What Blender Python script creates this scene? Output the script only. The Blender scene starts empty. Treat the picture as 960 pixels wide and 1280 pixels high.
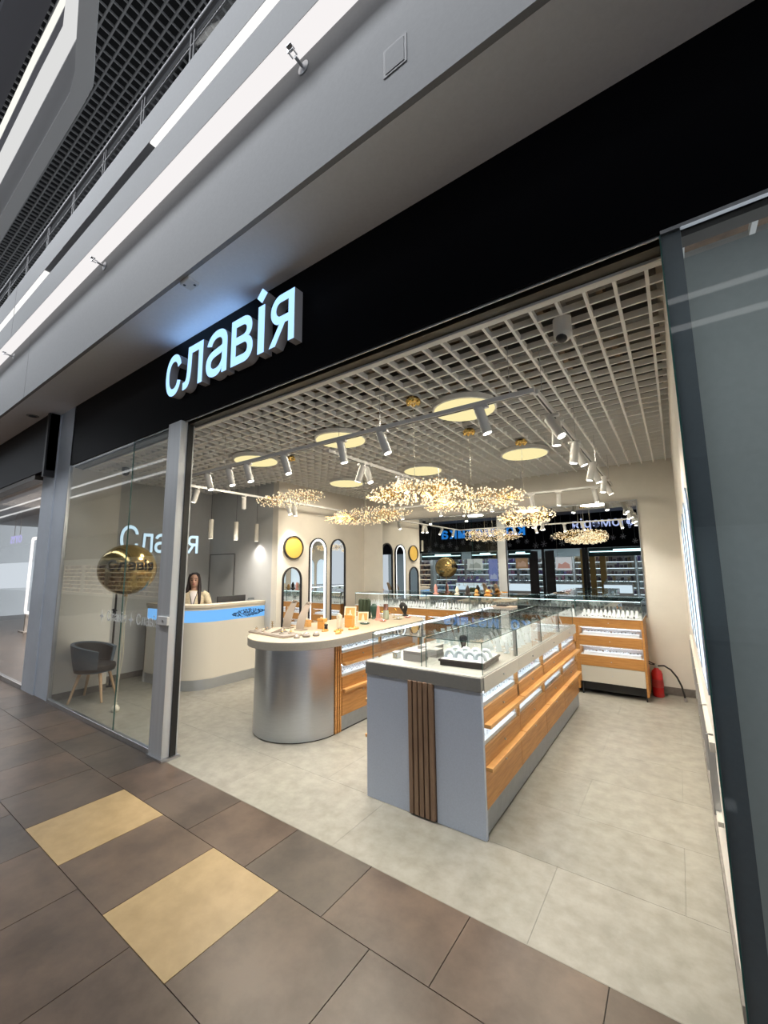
import bpy, bmesh, math, random
from mathutils import Vector, Matrix
rnd = random.Random(7)
sc = bpy.context.scene
COL = sc.collection
R = math.radians
CAM_H = 1.71

# ------------------------------------------------------------------ camera
yaw, pitch, roll = 0.61343, 0.137372, -0.009624
fw = Vector((-math.sin(yaw)*math.cos(pitch), math.cos(yaw)*math.cos(pitch), math.sin(pitch)))
rt = Vector((math.cos(yaw), math.sin(yaw), 0)); up = rt.cross(fw)
r2 = rt*math.cos(roll)+up*math.sin(roll); u2 = up*math.cos(roll)-rt*math.sin(roll)
cd = bpy.data.cameras.new('camera'); cam = bpy.data.objects.new('camera', cd); COL.objects.link(cam)
m4 = Matrix((r2, u2, -fw)).transposed().to_4x4(); m4.translation = Vector((0, 0, CAM_H)); cam.matrix_world = m4
cd.sensor_fit = 'HORIZONTAL'; cd.sensor_width = 36; cd.lens = 36*513.58/960; cd.clip_start = .03; cd.clip_end = 200
sc.camera = cam

# ------------------------------------------------------------------ world, exposure
sc.view_settings.view_transform = 'Standard'; sc.view_settings.look = 'None'
sc.view_settings.gamma = 1; sc.view_settings.use_curve_mapping = False
sc.view_settings.exposure = 0.12
w = bpy.data.worlds.new('mall_air'); sc.world = w; w.use_nodes = True
w.node_tree.nodes['Background'].inputs[0].default_value = (.62, .66, .72, 1)
w.node_tree.nodes['Background'].inputs[1].default_value = 1.1
sc.cycles.use_denoising = True
sc.cycles.max_bounces = 10; sc.cycles.diffuse_bounces = 6; sc.cycles.glossy_bounces = 5
sc.cycles.transmission_bounces = 6; sc.cycles.transparent_max_bounces = 24
sc.cycles.sample_clamp_indirect = 4; sc.cycles.caustics_reflective = False; sc.cycles.caustics_refractive = False

def area(name, loc, rot, sx, sy, watts, col=(1, 1, 1)):
    d = bpy.data.lights.new(name, 'AREA'); d.shape = 'RECTANGLE'; d.size = sx; d.size_y = sy; d.energy = watts; d.color = col
    o = bpy.data.objects.new(name, d); o.location = loc; o.rotation_euler = rot; COL.objects.link(o); return o
# unseen area lights added high in the atrium to fill the mall
area('atrium_fill', (-5, -.75, 8.9), (0, 0, 0), 15, 1.1, 610, (.93, .96, 1))
area('atrium_fill', (-21, -.75, 8.9), (0, 0, 0), 14, 1.1, 560, (.9, .95, 1))

# ------------------------------------------------------------------ materials
MATS = {}
def mat(name, col, rough=.5, metal=0., noise=0, scale=8, bump=0, emit=0, ecol=None, coat=0, stretch=None, spec=.5, col2=None, detail=6, contrast=(.35, .65), world=False):
    if name in MATS: return MATS[name]
    m = bpy.data.materials.new(name); m.use_nodes = True; nt = m.node_tree; b = nt.nodes['Principled BSDF']
    L = nt.links.new
    c = (*col, 1)
    b.inputs['Base Color'].default_value = c; b.inputs['Roughness'].default_value = rough; b.inputs['Metallic'].default_value = metal
    b.inputs['Specular IOR Level'].default_value = spec
    if coat: b.inputs['Coat Weight'].default_value = coat; b.inputs['Coat Roughness'].default_value = .08
    if emit: b.inputs['Emission Color'].default_value = (*(ecol or col), 1); b.inputs['Emission Strength'].default_value = emit
    if noise or col2 or bump:
        tc = nt.nodes.new('ShaderNodeTexCoord'); mp = nt.nodes.new('ShaderNodeMapping'); L(nt.nodes.new('ShaderNodeNewGeometry').outputs['Position'] if world else tc.outputs['Object'], mp.inputs[0])
        if stretch: mp.inputs['Scale'].default_value = stretch
        n = nt.nodes.new('ShaderNodeTexNoise'); n.inputs['Scale'].default_value = scale; n.inputs['Detail'].default_value = detail
        n.inputs['Roughness'].default_value = .62
        L(mp.outputs[0], n.inputs[0])
        if noise or col2:
            rp = nt.nodes.new('ShaderNodeValToRGB'); L(n.outputs[0], rp.inputs[0])
            a = col2 or tuple(min(1, v*(1-noise)) for v in col)
            bb = col if col2 else tuple(min(1, v*(1+noise)) for v in col)
            rp.color_ramp.elements[0].position = contrast[0]; rp.color_ramp.elements[1].position = contrast[1]
            rp.color_ramp.elements[0].color = (*a, 1); rp.color_ramp.elements[1].color = (*bb, 1)
            L(rp.outputs[0], b.inputs['Base Color'])
        if bump:
            bp = nt.nodes.new('ShaderNodeBump'); bp.inputs['Strength'].default_value = bump; bp.inputs['Distance'].default_value = .004
            L(n.outputs[0], bp.inputs['Height']); L(bp.outputs[0], b.inputs['Normal'])
    MATS[name] = m; return m

def glass(name, tint, ior=1.45, rough=0.0):
    m = bpy.data.materials.new(name); m.use_nodes = True; nt = m.node_tree; nt.nodes.clear(); L = nt.links.new
    o = nt.nodes.new('ShaderNodeOutputMaterial'); mx = nt.nodes.new('ShaderNodeMixShader'); t = nt.nodes.new('ShaderNodeBsdfTransparent')
    g = nt.nodes.new('ShaderNodeBsdfGlossy'); f = nt.nodes.new('ShaderNodeFresnel')
    t.inputs[0].default_value = (*tint, 1); g.inputs['Roughness'].default_value = rough
    ge_ = nt.nodes.new('ShaderNodeNewGeometry'); mr = nt.nodes.new('ShaderNodeMapRange')      # both faces of a sheet reflect alike
    mr.inputs['To Min'].default_value = ior; mr.inputs['To Max'].default_value = 1/ior
    L(ge_.outputs['Backfacing'], mr.inputs['Value']); L(mr.outputs[0], f.inputs[0])
    L(f.outputs[0], mx.inputs[0]); L(t.outputs[0], mx.inputs[1]); L(g.outputs[0], mx.inputs[2]); L(mx.outputs[0], o.inputs[0])
    MATS[name] = m; return m
def emis(name, col, s):
    m = bpy.data.materials.new(name); m.use_nodes = True; nt = m.node_tree; nt.nodes.clear()
    o = nt.nodes.new('ShaderNodeOutputMaterial'); e = nt.nodes.new('ShaderNodeEmission'); e.inputs[0].default_value = (*col, 1); e.inputs[1].default_value = s
    nt.links.new(e.outputs[0], o.inputs[0]); MATS[name] = m; return m

G_FRONT = glass('shopfront_glass', (.965, .98, .975))
G_CASE = glass('case_glass', (.985, .994, .992))
tile_m = []
for i, (c1, c2) in enumerate([((.132, .092, .067), (.070, .048, .035)), ((.112, .083, .062), (.062, .045, .034)), ((.150, .104, .072), (.086, .060, .043)), ((.104, .080, .062), (.055, .043, .034))]):
    tile_m.append(mat('brown_stone_tile_%d' % i, c1, .34, col2=c2, scale=2.6, bump=.35, spec=.5, detail=15, contrast=(.38, .62), world=True))
yel_m = mat('sand_yellow_tile', (.42, .30, .155), .38, col2=(.34, .24, .118), scale=7, detail=12, bump=.12, world=True)
grout_m = mat('dark_grout', (.045, .036, .03), .8)
sf_m = [mat('greige_floor_tile_%d' % i, (.285*k, .270*k, .232*k), .36, col2=(.212*k, .20*k, .168*k), scale=9, detail=15, contrast=(.36, .64), world=True, bump=.12, spec=.4) for i, k in enumerate((1, .97, 1.03))]
sgrout = mat('floor_joint', (.22, .205, .175), .8)
wall_m = mat('warm_white_wall', (.74, .705, .64), .7, noise=.03, scale=3)
wgrey_m = mat('grey_wall', (.52, .525, .525), .7, noise=.03, scale=3)
wcream_m = mat('cream_wall', (.74, .69, .61), .65, noise=.03, scale=3)
soff_m = mat('soffit_paint', (.86, .87, .89), .6, noise=.02, scale=40)
bulk_m = mat('bulkhead_paint', (.255, .26, .268), .62, noise=.03, scale=40)
black_m = mat('black_fascia', (.003, .0033, .005), .38, spec=.05)
slate_m = mat('slate_column_paint', (.125, .15, .17), .5, noise=.04, scale=60)
board_m = mat('grey_film_board', (.50, .545, .54), .6, noise=.03, scale=30)
col_m = mat('pale_blue_column', (.56, .61, .68), .42, noise=.05, scale=2)
palu_m = mat('satin_post_metal', (.62, .64, .66), .38, .35, noise=.04, scale=20, stretch=(1, 1, .03))
alu_m = mat('brushed_aluminium', (.55, .56, .58), .32, 1, noise=.06, scale=30, stretch=(1, 1, .03))
steel_m = mat('satin_steel_drum', (.60, .635, .69), .30, 1, noise=.05, scale=60, stretch=(.15, .15, 6))
steel2 = mat('dull_steel_plinth', (.40, .44, .49), .38, 1, noise=.05, scale=20)
blackr = mat('black_rubber', (.01, .01, .01), .5)
dark_m = mat('dark_void', (.012, .012, .013), .9)
plen_m = mat('plenum_concrete', (.13, .118, .10), .9, noise=.2, scale=4)
duct_m = mat('duct_metal', (.20, .20, .20), .5, .6)
white_m = mat('white_paint', (.74, .73, .71), .4)
grid_m = mat('white_grid', (.92, .91, .89), .45)
mgrid_m = mat('mall_grid', (.42, .42, .42), .5)
wood_m = mat('oak_veneer', (.56, .275, .085), .42, col2=(.40, .18, .05), scale=5, stretch=(1, 1, 14), detail=8, bump=.05)
woodl_m = mat('oak_ledge', (.66, .36, .13), .38, col2=(.54, .27, .085), scale=5, stretch=(1, 1, 14), detail=8)
woodd_m = mat('brown_slat', (.27, .17, .105), .5, col2=(.20, .12, .075), scale=6, stretch=(8, 8, 1), detail=8)
top_m = mat('greige_worktop', (.30, .285, .25), .35, noise=.05, scale=50)
topd_m = mat('grey_worktop_edge', (.20, .195, .18), .4, noise=.04, scale=50)
topl_m = mat('cream_worktop', (.46, .39, .29), .4, noise=.03, scale=40)
panelb_m = mat('blue_grey_panel', (.46, .51, .60), .45, noise=.05, scale=90)
offw_m = mat('off_white_lacquer', (.70, .66, .58), .25, coat=.5)
tray_m = mat('white_tray', (.80, .82, .85), .5)
grayjew = mat('silver', (.75, .76, .78), .2, 1)
gold_m = mat('polished_gold', (.80, .55, .18), .18, 1)
goldp_m = mat('gold_mirror_panel', (.86, .55, .12), .38, .45)
mirror_m = mat('mirror_silvering', (.86, .88, .88), .0, 1)
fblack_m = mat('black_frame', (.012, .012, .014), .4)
edge_m = mat('glass_edge', (.03, .10, .09), .2)
taupe_m = mat('taupe_suede', (.32, .265, .22), .8)
led_m = emis('white_led', (.86, .95, 1), 13)
ledb_m = emis('back_case_led', (.72, .93, .95), 3.2)
ledc_m = emis('cool_case_led', (.80, .91, 1), 8)
disc_m = emis('warm_diffuser', (1, .86, .44), .92)
lens_m = emis('spot_lens', (1, .94, .82), 18)
cove_m = emis('cove_diffuser', (1, .965, .96), .86)
slot_m = emis('slot_light', (1, .99, .97), 1.05)
bead_m = emis('warm_bead', (1, .80, .52), 1.6)
blue_m = emis('sign_face', (.36, .62, 1), 1.45)
whitesign_m = emis('white_sign_face', (.66, .87, 1), 1.1)

# ------------------------------------------------------------------ mesh helper
class MB:
    def __init__(s): s.v = []; s.f = []
    def add(s, vs, fs):
        n = len(s.v); s.v += [Vector(v) for v in vs]; s.f += [[i+n for i in f] for f in fs]; return s
    def box(s, x0, x1, y0, y1, z0, z1):
        return s.add([(x0, y0, z0), (x1, y0, z0), (x1, y1, z0), (x0, y1, z0), (x0, y0, z1), (x1, y0, z1), (x1, y1, z1), (x0, y1, z1)],
                     [(0, 3, 2, 1), (4, 5, 6, 7), (0, 1, 5, 4), (1, 2, 6, 5), (2, 3, 7, 6), (3, 0, 4, 7)])
    def cyl(s, a, b, r0, r1=None, n=16, cap=True):
        a = Vector(a); b = Vector(b); r1 = r0 if r1 is None else r1; d = (b-a).normalized()
        x = d.orthogonal().normalized(); y = d.cross(x); vs = []
        for c, r in ((a, r0), (b, r1)):
            for i in range(n):
                t = 2*math.pi*i/n; vs.append(c+x*math.cos(t)*r+y*math.sin(t)*r)
        fs = [(i, (i+1) % n, n+(i+1) % n, n+i) for i in range(n)]
        if cap: fs += [tuple(range(n-1, -1, -1)), tuple(range(n, 2*n))]
        return s.add(vs, fs)
    def prism(s, pts, z0, z1):
        n = len(pts)
        return s.add([(x, y, z0) for x, y in pts]+[(x, y, z1) for x, y in pts],
                     [(i, (i+1) % n, n+(i+1) % n, n+i) for i in range(n)]+[tuple(range(n-1, -1, -1)), tuple(range(n, 2*n))])
    def lathe(s, prof, c=(0, 0, 0), n=24):
        c = Vector(c); vs = []
        for r, z in prof:
            for i in range(n):
                t = 2*math.pi*i/n; vs.append(c+Vector((r*math.cos(t), r*math.sin(t), z)))
        m = len(prof); fs = []
        for j in range(m-1):
            for i in range(n): fs.append((j*n+i, j*n+(i+1) % n, (j+1)*n+(i+1) % n, (j+1)*n+i))
        fs += [tuple(range(n-1, -1, -1)), tuple(range((m-1)*n, m*n))]
        return s.add(vs, fs)
    def ball(s, c, rx, ry=None, rz=None, n=16, m=10):
        ry = ry or rx; rz = rz or rx; c = Vector(c); vs = [c+Vector((0, 0, -rz))]
        for j in range(1, m):
            p = -math.pi/2+math.pi*j/m
            for i in range(n):
                t = 2*math.pi*i/n; vs.append(c+Vector((rx*math.cos(p)*math.cos(t), ry*math.cos(p)*math.sin(t), rz*math.sin(p))))
        vs.append(c+Vector((0, 0, rz))); k = len(vs)-1; fs = []
        for i in range(n): fs.append((0, 1+(i+1) % n, 1+i)); fs.append((k, 1+(m-2)*n+i, 1+(m-2)*n+(i+1) % n))
        for j in range(m-2):
            for i in range(n): fs.append((1+j*n+i, 1+j*n+(i+1) % n, 1+(j+1)*n+(i+1) % n, 1+(j+1)*n+i))
        return s.add(vs, fs)
    def octa(s, c, r):
        c = Vector(c)
        return s.add([c+Vector(p)*r for p in ((1, 0, 0), (-1, 0, 0), (0, 1, 0), (0, -1, 0), (0, 0, 1), (0, 0, -1))],
                     [(0, 2, 4), (2, 1, 4), (1, 3, 4), (3, 0, 4), (2, 0, 5), (1, 2, 5), (3, 1, 5), (0, 3, 5)])
    def tube(s, pts, r, n=8):
        pts = [Vector(p) for p in pts]; vs = []; x = None
        for i, p in enumerate(pts):
            d = (pts[min(i+1, len(pts)-1)]-pts[max(i-1, 0)]).normalized()
            x = d.orthogonal().normalized() if x is None else (x-d*x.dot(d)).normalized()
            y = d.cross(x); rr = r[i] if isinstance(r, (list, tuple)) else r
            for k in range(n):
                t = 2*math.pi*k/n; vs.append(p+x*math.cos(t)*rr+y*math.sin(t)*rr)
        fs = []
        for j in range(len(pts)-1):
            for k in range(n): fs.append((j*n+k, j*n+(k+1) % n, (j+1)*n+(k+1) % n, (j+1)*n+k))
        fs += [tuple(range(n-1, -1, -1)), tuple(range((len(pts)-1)*n, len(pts)*n))]
        return s.add(vs, fs)
    def tf(s, fn): s.v = [Vector(fn(v)) for v in s.v]; return s
    def build(s, name, m, parent=None, bevel=0, smooth=True, kind=None, recalc=True):
        o0 = ORG.get(parent.name, Vector((0, 0, 0))) if parent else Vector((0, 0, 0))
        me = bpy.data.meshes.new(name); me.from_pydata([tuple(v-o0) for v in s.v], [], s.f)
        if recalc:
            bm = bmesh.new(); bm.from_mesh(me); bmesh.ops.recalc_face_normals(bm, faces=bm.faces); bm.to_mesh(me); bm.free()
        me.materials.append(m)
        if smooth:
            me.polygons.foreach_set('use_smooth', [True]*len(me.polygons)); me.set_sharp_from_angle(angle=R(36))
        o = bpy.data.objects.new(name, me); COL.objects.link(o)
        if parent: o.parent = parent; ORG[o.name] = o0
        if bevel:
            b = o.modifiers.new('bevel', 'BEVEL'); b.width = bevel; b.segments = 2; b.limit_method = 'ANGLE'; b.angle_limit = R(40)
        if kind: o['kind'] = kind
        return o
ORG = {}
def tag(o, label=None, cat=None, group=None, kind=None):
    if label: o['label'] = label
    if cat: o['category'] = cat
    if group: o['group'] = group
    if kind: o['kind'] = kind
    return o
def thing(name, loc, label, cat, group=None):
    o = bpy.data.objects.new(name, None); o.location = loc; o.empty_display_size = .1; COL.objects.link(o); ORG[o.name] = Vector(loc)
    return tag(o, label, cat, group)
def struct(name, mb, m, parent=None, label=None, **k):
    o = mb.build(name, m, parent, **k)
    if not parent: o['kind'] = 'structure'
    if label: o['label'] = label
    return o
def B(*a): return MB().box(*a)
def place(root, loc, rz=0):
    root.location = loc; root.rotation_euler = (0, 0, rz)
def dup(root, loc, rz=0, label=None):
    r = root.copy(); COL.objects.link(r); r.location = loc; r.rotation_euler = (0, 0, rz)
    if label: r['label'] = label
    for ch in root.children:
        c = ch.copy(); COL.objects.link(c); c.parent = r
        for g in ch.children:
            d = g.copy(); COL.objects.link(d); d.parent = c
    return r
def orb(pts_mesh, name, m, parent): return pts_mesh.build(name, m, parent)
def copyp(o, loc, parent):      # a piece sharing mesh data with another
    c = o.copy(); COL.objects.link(c); c.location = loc; c.parent = parent; return c

_tc = {}
def glyph(ch, depth, offset=0.0, bev=0):
    k = (ch, round(depth, 4), offset)
    if k in _tc: return _tc[k]
    cu = bpy.data.curves.new('glyph', 'FONT'); cu.body = ch; cu.size = 1; cu.extrude = depth/2; cu.offset = offset; cu.resolution_u = 5
    if bev: cu.bevel_depth = bev
    o = bpy.data.objects.new('glyph', cu); COL.objects.link(o); dg = bpy.context.evaluated_depsgraph_get(); dg.update()
    me = bpy.data.meshes.new_from_object(o.evaluated_get(dg)); bpy.data.objects.remove(o)
    vs = [v.co.copy() for v in me.vertices]; fs = [tuple(p.vertices) for p in me.polygons]; _tc[k] = (vs, fs); return _tc[k]
def letter(ch, x0, x1, z0, z1, depth, T, name, mface, mside, parent, offset=.012):
    """one letter fitted to a box; T maps (across, out, up) to the place"""
    vs, fs = glyph(ch, .1, offset)
    ax = min(v.x for v in vs); bx = max(v.x for v in vs); ay = min(v.y for v in vs); by = max(v.y for v in vs)
    side = MB(); 
    pts = [T(x0+(v.x-ax)/(bx-ax)*(x1-x0), (v.z+.05)/.1*depth, z0+(v.y-ay)/(by-ay)*(z1-z0)) for v in vs]
    me = bpy.data.meshes.new(name); o0 = ORG.get(parent.name, Vector()) if parent else Vector()
    me.from_pydata([tuple(Vector(p)-o0) for p in pts], [], fs)
    me.materials.append(mside); me.materials.append(mface)
    for p, f in zip(me.polygons, fs):
        if all(vs[i].z > .049 for i in f): p.material_index = 1
    o = bpy.data.objects.new(name, me); COL.objects.link(o)
    if parent: o.parent = parent; ORG[o.name] = o0
    return o
def text(s, x0, z0, h, depth, T, mface, mside, parent, offset=.0, sp=1.0):
    """a run of letters at natural widths; h is the height of a capital"""
    x = x0
    for ch in s:
        if ch == ' ': x += h*.4; continue
        vs, fs = glyph(ch, .1, offset)
        ax = min(v.x for v in vs); bx = max(v.x for v in vs); ay = min(v.y for v in vs); by = max(v.y for v in vs)
        k = h/.7
        letter(ch, x, x+(bx-ax)*k, z0+ay*k, z0+by*k, depth, T, 'letter', mface, mside, parent, offset)
        x += (bx-ax)*k+h*.16*sp
    return x

# ================================================================== SETTING
Y0 = 2.11          # plane of the shopfront
CZ = 3.195         # shop ceiling
YB = 6.95          # back wall
XR = .07           # right wall
XL = -6.95

# ---- mall floor
floor = struct('floor', B(-60, 6.5, -12, Y0, -.06, -.006), grout_m, label=None)
tp = .61; g = .0022
def tileset(w_, d_):
    return MB().box(g, w_-g, g, d_-g, -.006, 0)
proto = {}
n = 0
rows = [(Y0-.425, .425, -1.595), (Y0-.425-.615, .615, -1.29), (Y0-.425-1.23, .615, -1.595), (Y0-.425-1.845, .615, -1.29)]
for r_, (y, d, ph) in enumerate(rows):
    k0 = int((-12-ph)/tp)-1
    for k in range(k0, 4):
        x = ph+k*tp
        if x < -12 or x > 1.2: continue
        yel = (r_ == 1 and (abs(x+3.735) < .1 or abs(x+2.515) < .1))
        mm = yel_m if yel else tile_m[rnd.randrange(4)]
        key = (d, mm.name)
        if key not in proto:
            o = tileset(tp, d).build('tile', mm, floor, smooth=False); proto[key] = o; o.location = (x, y, 0)
        else: o = copyp(proto[key], (x, y, 0), floor)
        if yel: o['label'] = 'sand yellow square floor tile'
        n += 1
for i in range(4):
    m = MB()
    y = Y0-.425-1.845-.615; r_ = 0
    while y > -8:
        ph = -1.595 if r_ % 2 == 0 else -1.29
        for k in range(-30, 12):
            x = ph+k*tp
            if (k*7+r_*13+(k*r_) % 5) % 4 == i: m.box(x+g, x+tp-g, y+g, y+.615-g, -.006, 0)
        y -= .615; r_ += 1
    for k in range(-44, -17):
        for q, (yy, d, ph) in enumerate(rows):
            x = ph+k*tp
            if x < -12 and (k+q) % 4 == i: m.box(x+g, x+tp-g, yy+g, yy+d-g, -.006, 0)
    m.build('tiles_beyond', tile_m[i], floor, smooth=False, kind='stuff')

# ---- shop floor
sfloor = struct('floor', B(-12, XR, Y0, YB, -.06, -.006), sgrout)
pr = {}
for j in range(9):
    y = Y0+.6*j; d = min(.6, YB-y)
    ph = -.71 if j % 2 == 0 else -.11
    for k in range(-7, 3):
        x0 = ph+1.2*k; x1 = min(x0+1.2, XR)
        if x0 < -7.5: x0 = -7.5
        if x1-x0 < .05: continue
        mm = sf_m[(k*5+j*3) % 3]
        B(x0+.0007, x1-.0007, y+.0007, y+d-.0007, -.006, 0).build('tile', mm, sfloor, smooth=False)

# ---- walls
wb = struct('wall_back', B(-5.6, .3, YB, YB+.12, 0, 4.2), wall_m)
wr = struct('wall_right', B(XR, .145, Y0+.02, YB, 0, 4.2), wall_m)
B(XR+.001, .144, Y0+.012, Y0+.035, 0, 3.2).build('end_panel', slate_m, wr)['label'] = 'slate grey end of the wall behind the shopfront glass'
B(XR-.012, XR, 2.2, YB, .0, .09).build('skirting', mat('stone_skirting', (.17, .155, .14), .5, noise=.15, scale=20), wr)
wl = struct('wall_left', B(XL-.12, XL, Y0+.03, 2.70, 0, 3.3), wall_m)
struct('wall_left_step', B(-7.4, XL, 2.70, 2.78, 0, 3.3), wall_m)
struct('wall_left_sign', B(-7.52, -7.4, 2.7, 4.72, 0, 3.3), wgrey_m)
MB().box(XL, XL+.012, Y0+.03, 2.78, 0, .09).box(-7.4, -7.388, 2.78, 4.6, 0, .09).build('skirting', MATS['stone_skirting'], wl)
wc = struct('wall_reception', MB().box(-7.4, -5.56, 4.6, 4.72, 0, 3.3), wgrey_m)
dr = struct('door_1', B(-7.33, -6.58, 4.585, 4.6, .01, 2.0), wgrey_m)
MB().box(-7.345, -7.33, 4.58, 4.6, 0, 2.015).box(-6.58, -6.565, 4.58, 4.6, 0, 2.015).box(-7.345, -6.565, 4.58, 4.6, 2.0, 2.015).build('door_frame', mat('shadow_gap', (.12, .12, .12), .7), dr)
wa = struct('wall_mirrors', MB().box(-5.56, -5.42, 4.6, YB, 0, 3.3), wcream_m)
struct('baseboard_back', B(-5.42, XR, YB-.014, YB, 0, .1), MATS['stone_skirting'])
struct('trim_threshold', B(-7.1, XR, Y0-.003, Y0+.003, -.004, .0008), sgrout)

# ---- shop ceiling: white lattice under a dark plenum
ceil = struct('ceiling', MB().box(-9, .3, 1.6, YB+.1, 4.15, 4.25), plen_m)
P = .1448
def bar_ok(x, y): return True
gx = [XR-.066-P*i for i in range(0, 52)]
gy = [2.315+P*j for j in range(0, 32)]
bw, bh = .0088, .042
def xend(y): return -5.42 if y > 4.6 else (-7.4 if y > 2.78 else XL)
p0 = None
for i, x in enumerate(gx):
    y1 = YB if x > -5.42 else 4.6
    if x < -7.4: continue
    y0 = 2.315 if x > XL else 2.78
    o = B(-bw, bw, 0, y1-y0, 0, bh).build('grid_bar', grid_m, ceil, smooth=False); o.location = (x, y0, CZ)
q = None
for j, y in enumerate(gy):
    if y > YB: break
    xe = xend(y)
    o = B(0, XR-xe, -bw*.75, bw*.75, 0, bh).build('grid_bar', grid_m, ceil, smooth=False); o.location = (xe, y, CZ+.0005)
B(XL, XR, 2.27, 2.315, CZ-.004, CZ+.06).build('edge_profile', white_m, ceil, smooth=False)
MB().box(XL, XR, 2.252, 2.27, CZ-.02, CZ+.12).build('edge_lip', white_m, ceil, smooth=False)
m = MB()
for (a, b_, zz, ww) in ((2.5, 2.9, 3.62, .3), (3.7, 3.9, 3.7, .2), (5.3, 5.8, 3.6, .3)):
    m.box(-7, 0, a, b_, zz, zz+.28)
m.build('air_duct', duct_m, ceil, smooth=False)
m = MB()
for x, r_ in ((-.5, .03), (-1.9, .045), (-2.4, .02), (-4.0, .04), (-5.1, .03)): m.cyl((x, 2.2, 3.52), (x, 6.9, 3.52), r_, n=10)
for y in (2.7, 4.3, 6.1): m.cyl((-6.9, y, 3.44), (0, y, 3.44), .022, n=8)
m.build('conduit', mat('conduit_grey', (.22, .2, .18), .6), ceil)
m = MB()
for k in range(16): m.box(-7.4+k*.47, -7.4+k*.47+.05, 2.15, 6.9, 3.95, 4.14)
m.build('joist', mat('joist_brown', (.22, .15, .09), .8, noise=.2, scale=6), ceil, smooth=False)

# ---- black fascia over the shopfront
fas = struct('wall_fascia', MB().box(-7.0, 5, Y0, Y0+.05, 3.22, 4.16), black_m)
MB().box(-7.0, 5, Y0+.05, Y0+.13, 3.19, 3.30).build('track_housing', mat('dark_bronze', (.035, .03, .02), .35, .5), fas, smooth=False)
MB().box(-7.0, XR, Y0+.015, Y0+.022, 3.205, 3.22).box(XR, 5, Y0-.004, Y0+.02, 3.205, 3.222).build('glass_channel', alu_m, fas, smooth=False)
MB().box(-4.0, XR, Y0+.13, Y0+.14, 3.175, 3.33).build('light_edge', white_m, fas, smooth=False)

# ---- soffit, bulkhead and gallery edge above
sof = struct('ceiling_soffit', MB().box(-60, 6.5, 1.601, Y0+.1, 4.11, 4.17), soff_m)
bk = struct('wall_bulkhead', MB().box(-60, 6.5, 1.565, 1.60, 4.11, 5.06), bulk_m)
for x in (-7.2, -13.5): B(x, x+.006, 1.5635, 1.566, 4.11, 5.04).build('panel_joint', mat('joint_grey', (.16, .16, .17), .7), bk, smooth=False)
ge = struct('trim_gallery_edge', MB().box(-60, 6.5, 1.427, 1.7, 5.06, 5.40).box(-60, 6.5, 1.427, 1.7, 5.55, 5.88).box(-60, 6.5, 1.50, 1.7, 5.40, 5.55), bulk_m)
for x in (-7.55, -14): B(x, x+.006, 1.4255, 1.43, 5.06, 5.88).build('panel_joint', MATS['joint_grey'], ge, smooth=False)
cv = B(-60, 6.5, 1.43, 1.563, 5.052, 5.06).build('cove_light', cove_m); tag(cv, 'long white light strip glowing under the gallery edge above the bulkhead', 'light strip')
for a, b_, lb in ((-26, -6.3, 'lower left lit length of the slot light in the gallery edge'), (-3.55, 6, 'upper right lit length of the slot light in the gallery edge')):
    t = B(a, b_, 1.43, 1.499, 5.532, 5.549).build('slot_light', slot_m); tag(t, lb, 'slot light')
# gallery floor and railing
struct('floor_gallery', B(-60, 6.5, 1.5, 9, 5.6, 5.87), bulk_m)
rail = thing('gallery_railing', (-6, 1.69, 5.88), 'steel railing with glass infill along the gallery edge under the black ceiling', 'railing')
rs = mat('railing_steel', (.16, .16, .165), .4, .8)
MB().cyl((-26, 1.69, 6.98), (4, 1.69, 6.98), .028, n=12).build('handrail', rs, rail)
MB().cyl((-26, 1.69, 6.80), (4, 1.69, 6.80), .01, n=8).build('mid_rail', rs, rail)
MB().cyl((-26, 1.69, 5.99), (4, 1.69, 5.99), .012, n=8).build('bottom_rail', rs, rail)
pp = None
for i in range(20):
    x = -2.45-1.0*i
    if pp is None:
        pp = MB().box(x-.012, x+.012, 1.68, 1.70, 5.88, 6.96).box(x+.05, x+.07, 1.68, 1.70, 5.88, 6.96).build('post', rs, rail, smooth=False); xx = x
    else: copyp(pp, (x-xx, 0, 0), rail)
    if i < 19: B(x-.96, x-.03, 1.686, 1.694, 6.03, 6.78).build('pane', G_FRONT, rail, smooth=False)

# ---- high mall ceiling
mc = struct('ceiling_mall', B(-30, 8, -9, 12, 10.6, 10.8), dark_m)
a_ = None
S = .145
for i in range(34):
    y = -.2+S*i
    m = B(-20, 3, -.010, .010, 0, .045)
    o = m.build('grid_bar', mgrid_m, mc, smooth=False) if a_ is None else copyp(a_, (0, 0, 0), mc)
    a_ = a_ or o; o.location = (0, y, 9.5)
a_ = None
for i in range(158):
    x = 2-S*i
    o = B(-.006, .006, -.2, 4.7, 0, .04).build('grid_bar', mgrid_m, mc, smooth=False) if a_ is None else copyp(a_, (0, 0, 0), mc)
    a_ = a_ or o; o.location = (x, 0, 9.502)
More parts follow.
